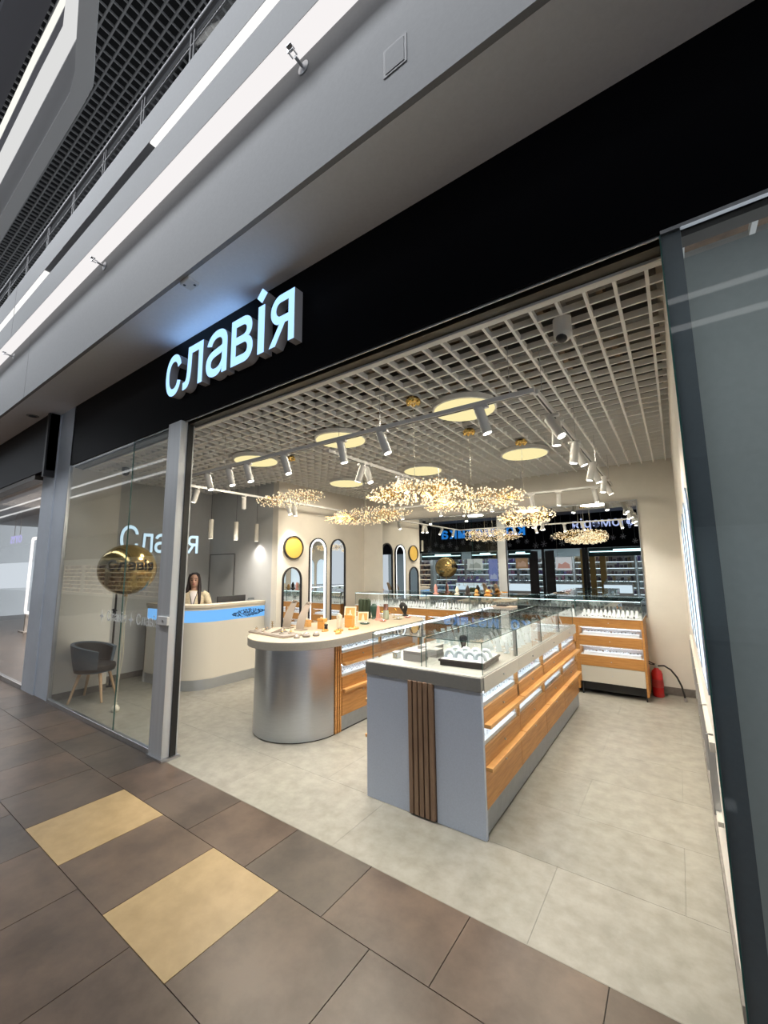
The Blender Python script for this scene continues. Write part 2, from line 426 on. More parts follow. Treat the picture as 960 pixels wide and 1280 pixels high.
# hanging angular light raft, upper left
k = (8.9-1.71)/8.29
def strip(name, near, far, z0, z1, m_, par):
    pts = [(x*k, y*k) for x, y in near]+[(x*k, y*k) for x, y in reversed(far)]
    return MB().prism(pts, z0, z1).build(name, m_, par, smooth=False)
raft = thing('ceiling_raft', (-7, 1.6, 8.9), 'angular white suspended ceiling raft with cove glow painted inside, top left of the atrium', 'ceiling raft')
e_out = [(-14, 2.10), (-7.94, 2.08), (-7.5, 2.067), (-7.187, 1.961), (-6.193, 1.666), (-4.2, 1.08)]
e_2 = [(-14, 1.89), (-7.946, 1.873), (-7.5, 1.80), (-7.156, 1.697), (-6.43, 1.497), (-4.5, .93)]
e_bl = [(-14, 1.66), (-8.0, 1.66), (-7.4, 1.66), (-7.0, 1.66), (-6.43, 1.497), (-4.5, .93)]
e_bh = [(-14, 1.46), (-8.0, 1.465), (-7.4, 1.472), (-6.995, 1.475), (-6.585, 1.386), (-4.6, .80)]
e_th = [(-14, 1.39), (-8.0, 1.40), (-7.4, 1.41), (-6.72, 1.415), (-6.58, 1.385), (-4.6, .79)]
e_dk = [(-14, 1.36), (-8.0, 1.375), (-7.4, 1.385), (-6.72, 1.395), (-6.56, 1.375), (-4.6, .78)]
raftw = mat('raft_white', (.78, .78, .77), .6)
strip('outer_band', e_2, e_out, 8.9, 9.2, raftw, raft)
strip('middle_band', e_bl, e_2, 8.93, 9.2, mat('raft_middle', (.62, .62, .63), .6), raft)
strip('cove_lit_face', e_bh, e_bl, 8.96, 9.2, emis('raft_cove_glow', (1, 1, .99), .68), raft)  # light from a hidden cove, put into the face as emission
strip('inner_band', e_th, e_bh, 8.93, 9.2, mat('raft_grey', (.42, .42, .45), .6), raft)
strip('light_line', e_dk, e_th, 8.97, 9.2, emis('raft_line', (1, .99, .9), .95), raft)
e_g1 = [(-14, 1.25), (-9.423, 1.27), (-6.921, 1.296), (-6.75, 1.266), (-6.3, 1.1)]
e_g2 = [(-14, .88), (-9.4, .88), (-7.3, .88), (-7.0, .86), (-6.8, .84)]
pl_ = strip('ceiling_panel', e_g2, e_g1, 9.0, 9.25, mat('panel_grey', (.20, .20, .22), .7), None)
tag(pl_, 'flat dark grey ceiling panel beyond the angular raft, in the top left corner', 'ceiling panel')

# ---- column between the shops, neighbour's fascia
cl = struct('wall_column', MB().box(-8.05, -6.96, Y0, Y0+.5, 0, 4.11), col_m)
B(-8.05, -7.52, Y0-.015, Y0, 0, 4.1).build('cover_panel', col_m, cl, smooth=False)
nf = struct('wall_neighbour_fascia', MB().box(-26, -7.55, 1.98, Y0-.016, 3.22, 4.1), black_m)
B(-7.62, -7.55, 1.96, Y0, 3.12, 4.1).build('end_cap', fblack_m, nf, smooth=False)
MB().box(-26, -8.05, 1.99, Y0+.03, 3.14, 3.22).build('bottom_lip', mat('bronze_lip', (.10, .085, .07), .4, .6), nf, smooth=False)

# ---- shopfront glass, left fixed pane + posts
gf = thing('glass_screen', (-5.5, Y0, 0), 'tall fixed glass screen left of the entrance, standing in an aluminium floor channel', 'glass screen')
B(-6.93, -5.02, Y0-.005, Y0+.005, .05, 3.2).build('pane', G_FRONT, gf, smooth=False)
B(-5.015, -4.225, Y0-.005, Y0+.005, .05, 3.2).build('pane', G_FRONT, gf, smooth=False)
MB().box(-6.95, -4.2, Y0-.02, Y0+.02, 0, .05).build('floor_channel', alu_m, gf, bevel=.003)
MB().box(-4.225, -4.213, Y0-.012, Y0+.012, .05, 3.2).build('seal', blackr, gf, smooth=False)
B(-5.018, -5.014, Y0-.006, Y0+.006, .05, 3.2).build('joint', edge_m, gf, smooth=False)
B(-6.955, -6.93, Y0-.02, Y0+.02, 0, 3.2).build('side_channel', alu_m, gf, smooth=False)
sl = thing('pull_post', (-7.12, 2.9, 0), 'thin black upright with a small pull handle behind the tub chair', 'post')
MB().cyl((-7.12, 2.9, 0), (-7.12, 2.9, 1.78), .014, n=10).build('upright', fblack_m, sl)
MB().lathe([(.06, 0), (.06, .008), (.02, .016)], (-7.12, 2.9, 0), 20).build('foot', fblack_m, sl)
MB().cyl((-7.20, 2.88, 1.12), (-7.02, 2.88, 1.12), .008, n=8).box(-7.135, -7.105, 2.87, 2.9, 1.0, 1.14).build('handle', fblack_m, sl)
post = thing('door_post', (-4.03, Y0+.06, 0), 'slim aluminium door post with black seal at the left of the entrance', 'post')
MB().box(-4.195, -3.96, Y0-.03, Y0+.12, 0, 3.22).build('profile', palu_m, post, bevel=.004)
MB().box(-3.96, -3.948, Y0+.045, Y0+.10, 0.01, 3.22).build('seal', blackr, post, smooth=False)
MB().box(-4.13, -3.95, Y0-.055, Y0-.031, 1.20, 1.28).build('lock_plate', white_m, post, bevel=.004)
MB().cyl((-4.02, Y0-.06, 1.24), (-4.02, Y0-.054, 1.24), .012, n=12).build('lock_cylinder', alu_m, post)
MB().box(-4.197, -3.92, Y0-.045, Y0+.13, 0, .02).build('foot_plate', alu_m, post, smooth=False)
# lettering band on the glass
dec = thing('glass_lettering', (-5, Y0-.008, 1.2), 'white frosted lettering band with stars on the glass screen beside the balloon', 'lettering')
frost = mat('frosted_white', (.75, .77, .78), .6)
Tg = lambda a, o, u: Vector((a, Y0-.007-o, u))
def star(x, z, r_):
    pts = []
    for i in range(8):
        rr = r_ if i % 2 == 0 else r_*.28; t = math.pi/2+math.pi/4*i; pts.append((x+rr*math.cos(t)*.8, z+rr*math.sin(t)))
    m = MB(); n_ = 8
    m.add([(a, Y0-.009, b) for a, b in pts]+[(a, Y0-.007, b) for a, b in pts], [tuple(range(8)), tuple(range(15, 7, -1))]+[(i, (i+1) % 8, 8+(i+1) % 8, 8+i) for i in range(8)])
    m.build('star', frost, dec, smooth=False)
star(-5.50, 1.20, .075); x = text('Славія', -5.36, 1.16, .105, .002, Tg, frost, frost, dec)
star(x+.10, 1.20, .075); text('Славія', x+.22, 1.16, .105, .002, Tg, frost, frost, dec)

# ---- right glass and board
gr = thing('glass_screen', (1.5, Y0, 0), 'tall glass screen of the neighbouring unit on the right, over a grey board', 'glass screen')
B(XR, 4.5, Y0-.005, Y0+.005, .04, 3.2).build('pane', G_FRONT, gr, smooth=False)
MB().box(XR-.006, XR, Y0-.006, Y0+.02, 0, 3.2).build('edge', edge_m, gr, smooth=False)
MB().box(XR, 4.5, Y0-.02, Y0+.02, 0, .04).build('floor_channel', alu_m, gr)
bd = tag(B(.146, 4.5, Y0+.06, Y0+.09, 0, 3.09).build('blanking_board', board_m, smooth=False), 'plain grey board closing the unit behind the right glass screen', 'board')
nr = thing('ceiling_frame', (1, 2.6, 3.2), 'open white suspended ceiling frame seen above the grey board on the right', 'ceiling frame')
for i in range(7): B(.16+i*.3, .185+i*.3, Y0+.1, 4.5, 3.42, 3.46).build('beam', white_m, nr, smooth=False)
for j in range(6): B(.15, 4, 2.35+j*.35, 2.375+j*.35, 3.42, 3.459).build('cross_beam', white_m, nr, smooth=False)
tag(B(.15, 4.5, 2.2, 4.6, 3.9, 3.95).build('plywood_deck', mat('ply', (.2, .13, .08), .8, noise=.3, scale=8), smooth=False), 'brown timber deck above the white ceiling frame on the right', 'deck')

def ya_letter(x0, x1, z0, z1, depth, T, mface, mside, parent):
    W, H_ = x1-x0, z1-z0; st = W*.23; cx, cz, rz, rx = x0+W*.46, z0+H_*.70, H_*.30, W*.40
    n = 14
    o = [(x1, z0), (x1, z1), (cx, z1)]+[(cx-rx*math.sin(a), cz+rz*math.cos(a)) for a in [math.pi*i/n for i in range(1, n)]]
    o += [(x0+W*.42, z0+H_*.42), (x0, z0), (x0+st*1.15, z0), (x0+W*.64, z0+H_*.40), (x1-st, z0+H_*.40), (x1-st, z0)]
    i_ = [(x1-st, z1-H_*.16), (cx+.0, z1-H_*.16)]+[(cx-(rx-st*.95)*math.sin(a), cz+(rz-H_*.16)*math.cos(a)) for a in [math.pi*i/n for i in range(1, n)]]+[(cx, z0+H_*.56), (x1-st, z0+H_*.56)]
    from mathutils.geometry import tessellate_polygon
    tr = tessellate_polygon([[Vector((a, b, 0)) for a, b in o], [Vector((a, b, 0)) for a, b in i_]])
    pts = o+i_; N = len(pts); vs = [T(a, depth, b) for a, b in pts]+[T(a, 0, b) for a, b in pts]
    fs = [tuple(t) for t in tr]+[tuple(k+N for k in reversed(t)) for t in tr]; nf_ = len(tr)
    for base, L_ in ((0, len(o)), (len(o), len(i_))):
        for k in range(L_): a, b = base+k, base+(k+1) % L_; fs.append((a, b, b+N, a+N))
    ob = MB().add(vs, fs).build('letter', mside, parent, smooth=False, recalc=False); ob.data.materials.append(mface)
    for k in range(nf_): ob.data.polygons[k].material_index = 1
    return ob

# ================================================================== MAIN SIGN
sg = thing('shop_sign', (-3.2, Y0, 3.7), 'large blue-white lit lettering on the black fascia above the entrance', 'sign')
side_m = mat('letter_side', (.52, .52, .55), .45)
Tf = lambda a, o, u: Vector((a, Y0-o, u))
zb, zt = 3.485, 3.915
for ch, a, b_, z0, z1 in (('с', -4.205, -3.915, zb-.01, zt+.01), ('л', -3.87, -3.525, zb, zt), ('а', -3.465, -3.135, zb-.01, zt+.01),
                          ('в', -3.075, -2.77, zb, zt)):
    letter(ch, a, b_, z0, z1, .085, Tf, 'letter', blue_m, side_m, sg, .012)
ya_letter(-2.56, -2.262, zb, zt, .085, Tf, blue_m, side_m, sg)
li = B(-2.705, -2.62, Y0-.085, Y0, zb, zt).build('letter', side_m, sg, smooth=False)
li.data.materials.append(blue_m); li.data.polygons[2].material_index = 1
m = MB().add([(-2.66+.068*math.cos(t), y, 4.005+.068*math.sin(t)) for y in (Y0-.085, Y0) for t in (0, math.pi/2, math.pi, 1.5*math.pi)],
             [(0, 1, 2, 3), (7, 6, 5, 4), (0, 4, 5, 1), (1, 5, 6, 2), (2, 6, 7, 3), (3, 7, 4, 0)])
li = m.build('letter_dot', side_m, sg, smooth=False); li.data.materials.append(blue_m)
for p in li.data.polygons:
    if p.center.y+Y0 < Y0-.08: p.material_index = 1

d = bpy.data.lights.new('soffit_blue_fill', 'AREA'); d.shape = 'RECTANGLE'; d.size = 1.15; d.size_y = .06; d.energy = .95; d.color = (.30, .55, 1)  # added unseen lamp, tints the soffit above the letters blue
o = bpy.data.objects.new('soffit_blue_fill', d); COL.objects.link(o); o.parent = sg; o.location = (-.36, -.045, .24); o.rotation_euler = (R(180), 0, 0)
ws = thing('wall_sign', (-7.4, 3.6, 2.1), 'white lit lettering on the grey wall behind the reception counter', 'sign')
Tw = lambda a, o, u: Vector((-7.4+o, a, u))
for ch, a, b_, z0, z1 in (('С', 2.99, 3.27, 2.02, 2.47), ('л', 3.30, 3.51, 2.03, 2.35), ('а', 3.54, 3.75, 2.02, 2.36), ('в', 3.80, 3.98, 2.03, 2.35), ('і', 4.02, 4.08, 2.03, 2.44)):
    letter(ch, a, b_, z0, z1, .03, Tw, 'letter', whitesign_m, side_m, ws, .006)

ya_letter(4.12, 4.34, 2.03, 2.36, .03, Tw, whitesign_m, side_m, ws)

# ================================================================== LIGHTS IN THE SHOP
nm = ['nearest the entrance', 'in the back row']
for j, y in enumerate((3.36, 5.2)):
    for i, x in enumerate((-4.43, -2.95, -1.46)):
        rad = .29
        t = thing('disc_light', (x, y, 3.15), 'round flat warm ceiling light, %s of three, %s' % (['left one', 'middle one', 'right one'][i], nm[j]), 'ceiling light', 'round flat lights on the lattice ceiling')
        MB().lathe([(rad-.03, .0), (rad, .004), (rad, .05), (rad-.05, .055)], (x, y, 3.135), 40).build('frame', white_m, t)
        MB().cyl((x, y, 3.131), (x, y, 3.136), rad-.018, n=40).build('diffuser', disc_m, t)
        MB().cyl((x, y, 3.19), (x, y, 3.30), .03, n=10).build('mount', white_m, t)

        d = bpy.data.lights.new('disc_glow', 'AREA'); d.shape = 'DISK'; d.size = .54; d.energy = 22; d.color = (1, .90, .72)
        o = bpy.data.objects.new('disc_glow', d); COL.objects.link(o); o.parent = t; o.location = (0, 0, -.022)

TZ = 2.83; TX0, TX1, TY0, TY1, TXM = -5.2, -.645, 2.60, 6.38, -2.62
def track(name, a, b_, lb):
    t = thing(name, tuple((Vector(a)+Vector(b_))/2), lb, 'track')
    a = Vector(a); b_ = Vector(b_); h = .018
    if abs(a.x-b_.x) > abs(a.y-b_.y): m = MB().box(min(a.x, b_.x), max(a.x, b_.x), a.y-h, a.y+h, TZ-.016, TZ+.016)
    else: m = MB().box(a.x-h, a.x+h, min(a.y, b_.y), max(a.y, b_.y), TZ-.016, TZ+.016)
    m.build('profile', white_m, t, bevel=.002)
    m = MB()
    if abs(a.x-b_.x) > abs(a.y-b_.y): m.box(min(a.x, b_.x)+.03, max(a.x, b_.x)-.03, a.y-.006, a.y+.006, TZ-.0175, TZ-.0155)
    else: m.box(a.x-.006, a.x+.006, min(a.y, b_.y)+.03, max(a.y, b_.y)-.03, TZ-.0175, TZ-.0155)
    m.build('slot', fblack_m, t, smooth=False)
    n = max(2, int((b_-a).length/1.1))
    for i in range(n+1):
        p = a.lerp(b_, (i+.15)/(n+.3)); MB().cyl((p.x, p.y, TZ+.016), (p.x, p.y, CZ+.03), .0022, n=5).build('wire', alu_m, t)
track('light_track', (TX0, TY0, TZ), (TX1, TY0, TZ), 'white lighting track hanging across the shop front, the nearest one')
track('light_track', (TX1, TY0+.02, TZ), (TX1, TY1, TZ), 'white lighting track running back along the right side')
track('light_track', (TX0, TY0+.02, TZ), (TX0, TY1, TZ), 'white lighting track running back along the mirror wall')
track('light_track', (TX0+.02, TY1, TZ), (TX1-.02, TY1, TZ), 'white lighting track across the back in front of the big mirror')
track('light_track', (TXM, TY0+.2, TZ), (TXM, TY1-.1, TZ), 'white lighting track down the middle of the shop ceiling')
def spot(x, y, d, lb, watts=62):
    t = thing('track_spotlight', (x, y, TZ-.016), lb, 'spotlight', 'white cylinder spotlights on the lighting tracks')
    d = Vector(d).normalized(); z = TZ-.016
    MB().box(x-.05, x+.05, y-.016, y+.016, z-.022, z).build('adapter', white_m, t, bevel=.003)
    MB().cyl((x, y, z-.07), (x, y, z-.02), .009, n=10).build('stem', white_m, t)
    p = Vector((x, y, z-.075)); a = p-d*.055; b_ = p+d*.125
    MB().cyl(a, b_, .034, n=20, cap=True).build('body', white_m, t)
    MB().cyl(b_+d*.0005, b_+d*.003, .027, n=20).build('lens', lens_m, t)
    l = bpy.data.lights.new('spot_beam', 'SPOT'); l.energy = watts; l.spot_size = R(88); l.spot_blend = .8; l.shadow_soft_size = .03; l.color = (1, .93, .82)
    o = bpy.data.objects.new('spot_beam', l); COL.objects.link(o); o.parent = t
    o.location = b_+d*.02-Vector((x, y, z)); o.rotation_euler = d.to_track_quat('-Z', 'Y').to_euler()
ORD = 'first second third fourth fifth sixth seventh eighth ninth tenth eleventh twelfth thirteenth fourteenth fifteenth sixteenth seventeenth eighteenth nineteenth twentieth'.split()+['twenty-%s' % a for a in 'first second third fourth fifth sixth seventh eighth'.split()]
ordn = ['first', 'second', 'third', 'fourth', 'fifth', 'sixth', 'seventh', 'eighth']
for i, (x, dx) in enumerate(((-4.27, .25), (-3.87, .25), (-3.56, .28), (-2.99, .30), (-2.27, .12), (-1.84, .35), (-1.005, .25))):
    spot(x, TY0, (dx, .15, -1), 'white cylinder spotlight, %s from the left on the nearest track' % ordn[i])
for i, (y, dx, dy) in enumerate(((3.05, .55, -.2), (3.18, -.1, .1), (3.85, -.15, 0), (4.0, .35, .15), (4.75, -.25, 0), (4.92, .3, .1), (5.6, -.1, 0), (5.85, .4, .2))):
    spot(TX1, y, (dx, dy, -1), 'white cylinder spotlight, %s from the front on the right hand track' % ordn[i])
for i, (y, dx, dy) in enumerate(((3.0, -.35, -.1), (3.75, -.45, .35), (4.62, .3, .1), (4.76, -.05, .2), (5.9, .3, 0))):
    spot(TX0, y, (dx, dy, -1), 'white cylinder spotlight, %s from the front on the track by the mirror wall' % ordn[i])
for i, (y, dx) in enumerate(((3.32, -.45), (3.42, .35), (4.05, -.4), (4.15, .3), (5.3, -.3))):
    spot(TXM, y, (dx, 0, -1), 'white cylinder spotlight, %s from the front on the middle track' % ordn[i])
for i, (x, dx) in enumerate(((-4.1, .1), (-3.3, .1), (-2.35, -.1), (-1.72, .05), (-1.33, -.15), (-.85, .1))):
    spot(x, TY1, (dx, .25, -1), 'white cylinder spotlight, %s from the left on the back track' % ordn[i])

# ---- glowing cluster lamps
def cluster(cx, cy, cz, rx, ry, rz, n, lb, canopy=None):
    t = thing('cluster_lamp', (cx, cy, cz), lb, 'chandelier', 'gold cluster lamps of tiny bulbs')
    q = random.Random(int(abs(cx*1000)))
    m = MB(); f = MB()
    for i in range(n):
        while True:
            a, b_, c = (q.uniform(-1, 1) for _ in range(3))
            rr = a*a+b_*b_+c*c
            if .3 < rr < 1: break
        p = Vector((cx+a*rx, cy+b_*ry, cz+c*rz)); m.octa(p, q.uniform(.0065, .0105))
        s_ = Vector((cx+a*rx*.72, cy+b_*ry*.72, cz+c*rz*.3))
        f.cyl(s_, p, .0011, n=3, cap=False)
        if i % 2 == 0:
            lf = p+Vector((q.uniform(-.02, .02), q.uniform(-.02, .02), q.uniform(-.015, .015)))
            f.add([lf+Vector((.008, 0, .003)), lf+Vector((0, .008, 0)), lf+Vector((-.008, 0, -.003)), lf+Vector((0, -.008, 0)), lf+Vector((0, 0, .004))], [(0, 1, 4), (1, 2, 4), (2, 3, 4), (3, 0, 4), (0, 3, 2, 1)])
    m.build('tiny_bulbs', bead_m, t, smooth=False, kind='stuff', recalc=False)
    f.build('gold_twigs', gold_m, t, smooth=False, kind='stuff', recalc=False)
    MB().cyl((cx, cy, cz+rz*.3), (cx, cy, CZ+.02), .0022, n=5).build('suspension_wire', mat('pale_wire', (.7, .66, .55), .4), t)
    c = MB().lathe([(.03, 0), (.062, .004), (.066, .02), (.05, .045)], (cx, cy, CZ-.05), 20)
    for k in range(6):
        aa = k*math.pi/3; c.ball((cx+.05*math.cos(aa), cy+.05*math.sin(aa), CZ-.045), .02, n=8, m=6)
    c.build('canopy', gold_m, t)
cluster(-4.03, 3.59, 2.62, .60, .26, .10, 330, 'gold cluster lamp of tiny bulbs hanging nearest the reception desk')
cluster(-3.48, 4.50, 2.44, .74, .30, .125, 480, 'longest low gold cluster lamp of tiny bulbs, in front of the mirror wall corner')
cluster(-1.76, 2.96, 2.35, .47, .28, .10, 620, 'nearest gold cluster lamp of tiny bulbs over the glass topped island')
cluster(-1.70, 4.02, 2.41, .60, .30, .13, 500, 'middle gold cluster lamp of tiny bulbs over the glass topped island')
cluster(-1.36, 4.73, 2.28, .33, .26, .12, 420, 'small low gold cluster lamp of tiny bulbs at the right end of the row')

# ---- white tube pendants over reception
for i, y in enumerate((3.66, 4.11, 4.52)):
    t = thing('tube_pendant', (-5.88, y, 2.2), 'slim white tube pendant over the reception counter, %s of three' % ['left one', 'middle one', 'right one'][i], 'pendant lamp', 'white tube pendants over the reception counter')
    MB().cyl((-5.88, y, 2.2), (-5.88, y, 2.5), .037, n=20).build('tube', offw_m, t)
    MB().cyl((-5.88, y, 2.196), (-5.88, y, 2.2005), .03, n=20).build('lens', mat('lens_dim', (.9, .85, .75), .3, emit=1.5), t)
    l = bpy.data.lights.new('pendant_beam', 'SPOT'); l.energy = 22; l.spot_size = R(120); l.spot_blend = 1; l.shadow_soft_size = .03; l.color = (1, .94, .85)
    o = bpy.data.objects.new('pendant_beam', l); COL.objects.link(o); o.parent = t; o.location = (-.0, 0, -.02); o.rotation_euler = (0, 0, 0)
    MB().cyl((-5.88, y, 2.5), (-5.88, y, CZ), .0025, n=6).build('wire', fblack_m, t)

# ================================================================== CAMERAS, SPRINKLERS AND SMALL FITTINGS
t = thing('security_camera', (-.43, 2.5, 3.1), 'white dome security camera under the lattice ceiling', 'camera')
MB().cyl((-.44, 2.52, 3.10), (-.44, 2.52, 3.2), .052, n=24).build('housing', white_m, t)
MB().ball((-.44, 2.52, 3.10), .05, .05, .045, 20, 12).build('dome', white_m, t)
MB().ball((-.445, 2.505, 3.075), .034, .034, .03, 16, 10).build('eye', fblack_m, t)
MB().tube([(-.47, 2.5, 3.06), (-.49, 2.48, 3.045), (-.47, 2.47, 3.04)], .004, 6).build('cable', white_m, t)
t = thing('security_camera', (-6.3, 2.5, 3.12), 'dark dome security camera in the lattice ceiling over the tub chair', 'camera')
MB().cyl((-6.4, 2.6, 3.12), (-6.4, 2.6, 3.2), .05, n=20).build('housing', slate_m, t)
MB().ball((-6.4, 2.6, 3.12), .045, .045, .04, 16, 10).build('dome', fblack_m, t)
t = thing('junction_plate', (-3.13, 1.64, 4.1), 'small white plate with two black dots on the soffit left of the sign', 'wall plate')
MB().box(-3.20, -3.07, 1.60, 1.70, 4.085, 4.11).build('plate', white_m, t, bevel=.006)
for a, b_ in ((-3.17, 1.625), (-3.10, 1.675)): MB().cyl((a, b_, 4.083), (a, b_, 4.0855), .011, n=12).build('screw_hole', fblack_m, t)
t = thing('access_hatch', (-1, 1.565, 4.43), 'square grey access hatch set in the bulkhead at the top', 'hatch')
B(-1.075, -.925, 1.560, 1.565, 4.35, 4.53).build('frame', mat('hatch_frame', (.26, .26, .27), .5), t, bevel=.002)
B(-1.06, -.94, 1.557, 1.5605, 4.365, 4.515).build('door_panel', bulk_m, t, bevel=.001)
for i, (x, lb) in enumerate(((-1.71, 'top one'), (-4.74, 'middle one'), (-7.95, 'lowest and farthest one'))):
    t = thing('sprinkler', (x, 1.565, 4.97), 'chrome wall sprinkler on the bulkhead under the light strip, %s' % lb, 'sprinkler', 'wall sprinklers along the bulkhead')
    MB().lathe([(.045, 0), (.045, .006), (.02, .016)], (0, 0, 0), 24).tf(lambda v: (x+v.x, 1.565-v.z, 4.96+v.y)).build('escutcheon', alu_m, t)
    MB().cyl((x, 1.56, 4.96), (x, 1.49, 4.96), .011, n=12).build('nozzle', alu_m, t)
    MB().box(x-.022, x-.016, 1.45, 1.49, 4.955, 4.965).box(x+.016, x+.022, 1.45, 1.49, 4.955, 4.965).box(x-.024, x+.024, 1.444, 1.45, 4.95, 4.98).box(x-.02, x+.02, 1.43, 1.47, 4.978, 4.982).build('deflector', alu_m, t, smooth=False)
t = thing('downlight', (-7.95, 1.86, 4.1), 'small round recessed downlight in the soffit at the far left', 'downlight')
MB().lathe([(.05, -.008), (.075, -.008), (.08, 0), (.05, 0)], (-7.95, 1.86, 4.11), 28).build('ring', mat('ring_grey', (.5, .5, .5), .3, .8), t)
MB().cyl((-7.95, 1.86, 4.098), (-7.95, 1.86, 4.104), .05, n=20).build('lamp_glass', slate_m, t)

# ================================================================== DISPLAY FURNITURE
def jewel_bits(T, u0, u1, n, w0, w1, z, q, big=1.):
    m = MB()
    for i in range(n):
        u = u0+(u1-u0)*(i+.5)/n+q.uniform(-.004, .004); wv = q.uniform(w0, w1); s_ = q.uniform(.006, .011)*big
        k = q.randrange(3)
        if k == 0: m.box(u-s_, u+s_, wv-s_*.3, wv+s_*.3, z, z+s_*2.4)
        elif k == 1: m.lathe([(s_*.5, 0), (s_*.8, s_*1.2), (s_*.3, s_*2)], (u, wv, z), 6)
        else: m.cyl((u-s_, wv, z+s_), (u+s_, wv, z+s_*1.6), s_*.45, n=5)
    return m.tf(T)
def drawer_bank(root, T, u0, u1, q, zs, posts=True):
    """two glazed bays over wooden drawers, on the face w=0 (w grows outward)"""
    b1t, b1b, l1t, l1b, b2b, l2t, l2b, db = zs
    post_ = .028
    def bay(za, zb_):
        m = B(u0, u1, -.22, -.215, zb_, za).tf(T).build('bay_back', tray_m, root, smooth=False)
        B(u0+.01, u1-.01, -.05, -.015, za-.006, za-.001).tf(T).build('light_strip', ledc_m, m, smooth=False)
        tr = B(u0+.03, u1-.035, -.19, -.02, zb_+.002, zb_+.026).tf(T).build('jewelry_tray', tray_m, root, smooth=False)
        a1 = MB()
        for r_ in range(3):
            wv = -.165+.055*r_; jj = jewel_bits(lambda v: v, u0+.05, u1-.05, 13, wv-.006, wv+.006, zb_+.026, q); a1.add(jj.v, jj.f)
        a1.tf(T).build('jewelry', grayjew, tr, smooth=False, kind='stuff')
        B(u0+post_, u1, -.012, -.008, zb_, za).tf(T).build('pane', G_CASE, root, smooth=False)
    bay(b1t, b1b); bay(l1b, b2b)
    if posts:
        B(u1-post_, u1, -.03, 0, l1t, b1t).tf(T).build('post', wood_m, root, smooth=False)
        B(u1-post_, u1, -.03, 0, b2b, l1b).tf(T).build('post', wood_m, root, smooth=False)
    def front(za, zb_, name='drawer_front', knobz=None, mm=wood_m):
        o = B(u0+.002, u1-.002, -.02, 0, zb_, za).tf(T).build(name, mm, root, bevel=.0015)
        kz = knobz or (za+zb_)/2; uc = (u0+u1)/2
        MB().cyl((uc, 0, kz), (uc, .010, kz), .007, n=10).tf(T).build('knob', alu_m, o)
        return o
    front(b1b, l1t); B(u0+.004, u1-.004, -.01, .045, l1b, l1t).tf(T).build('ledge_handle', woodl_m, root, bevel=.002)
    front(b2b, l2t); B(u0+.004, u1-.004, -.01, .045, l2b, l2t).tf(T).build('ledge_handle', woodl_m, root, bevel=.002)
    front(l2b, db, 'drawer_front', l2b-.05)
ZS = (.88, .783, .689, .664, .541, .425, .402, .166)

# ---- glass topped island
isl = thing('island_counter', (-1.6, 4.2, 0), 'long rectangular island counter with pale blue end panels and oak drawers', 'display counter')
IX0, IX1, IY0, IY1 = -2.075, -1.125, 2.69, 5.78
q = random.Random(3)
MB().box(IX0, -1.685, IY0, IY0+.03, .0, .90).build('end_panel', panelb_m, isl, bevel=.0015)
MB().box(-1.475, IX1, IY0, IY0+.03, .0, .90).build('end_panel', panelb_m, isl, bevel=.0015)
for i in range(5):
    x = -1.685+i*.0425
    B(x+.002, x+.033, IY0-.022, IY0+.01, .012, .90).build('wood_slat', woodd_m, isl, bevel=.001)
B(-1.685, -1.475, IY0+.008, IY0+.03, .0, .90).build('slat_backing', fblack_m, isl, smooth=False)
for x in (-2.0, -1.2): MB().cyl((x, IY0+.05, 0), (x, IY0+.05, .02), .02, n=10).build('foot', blackr, isl)
MB().box(IX0+.24, IX1-.24, IY0+.03, IY1-.03, .02, .88).build('carcass', tray_m, isl, smooth=False)
MB().box(IX0+.02, IX1-.02, IY1-.03, IY1, .01, .9).build('end_panel', panelb_m, isl, smooth=False)
MB().box(IX0-.005, IX1+.005, IY0-.012, IY1+.01, .895, .985).build('worktop', topd_m, isl, bevel=.002)
MB().box(IX0+.003, IX1-.003, IY0-.003, IY1, .985, .989).build('worktop_surface', mat('pale_surface', (.44, .43, .39), .4), isl, smooth=False)
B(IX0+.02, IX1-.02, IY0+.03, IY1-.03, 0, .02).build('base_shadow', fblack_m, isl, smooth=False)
md = (IY1-IY0)/4
TR = lambda v: (IX1+v[1], v[0], v[2])
TL = lambda v: (IX0-v[1], v[0], v[2])
for i in range(4):
    a = IY0+.0+md*i+(.03 if i == 0 else 0); b_ = IY0+md*(i+1)
    drawer_bank(isl, TR, a, b_, q, ZS)
    drawer_bank(isl, TL, a, b_, q, ZS)
    for T in (TR, TL):
        B(a+.001, b_-.001, .0055, .012, .885, .984).tf(T).build('edge_drawer', mat('greige_drawer', (.50, .47, .41), .4), isl, bevel=.001)
        MB().cyl(((a+b_)/2, .01, .935), ((a+b_)/2, .022, .935), .007, n=10).tf(T).build('lock', alu_m, isl)
for T in (TR, TL):
    B(IY0+.03, IY1-.01, -.03, -.008, .02, .166).tf(T).build('plinth', steel2, isl, smooth=False)
    B(IY0+.02, IY1, -.24, -.02, .13, .166).tf(T).build('bottom_board', tray_m, isl, smooth=False)
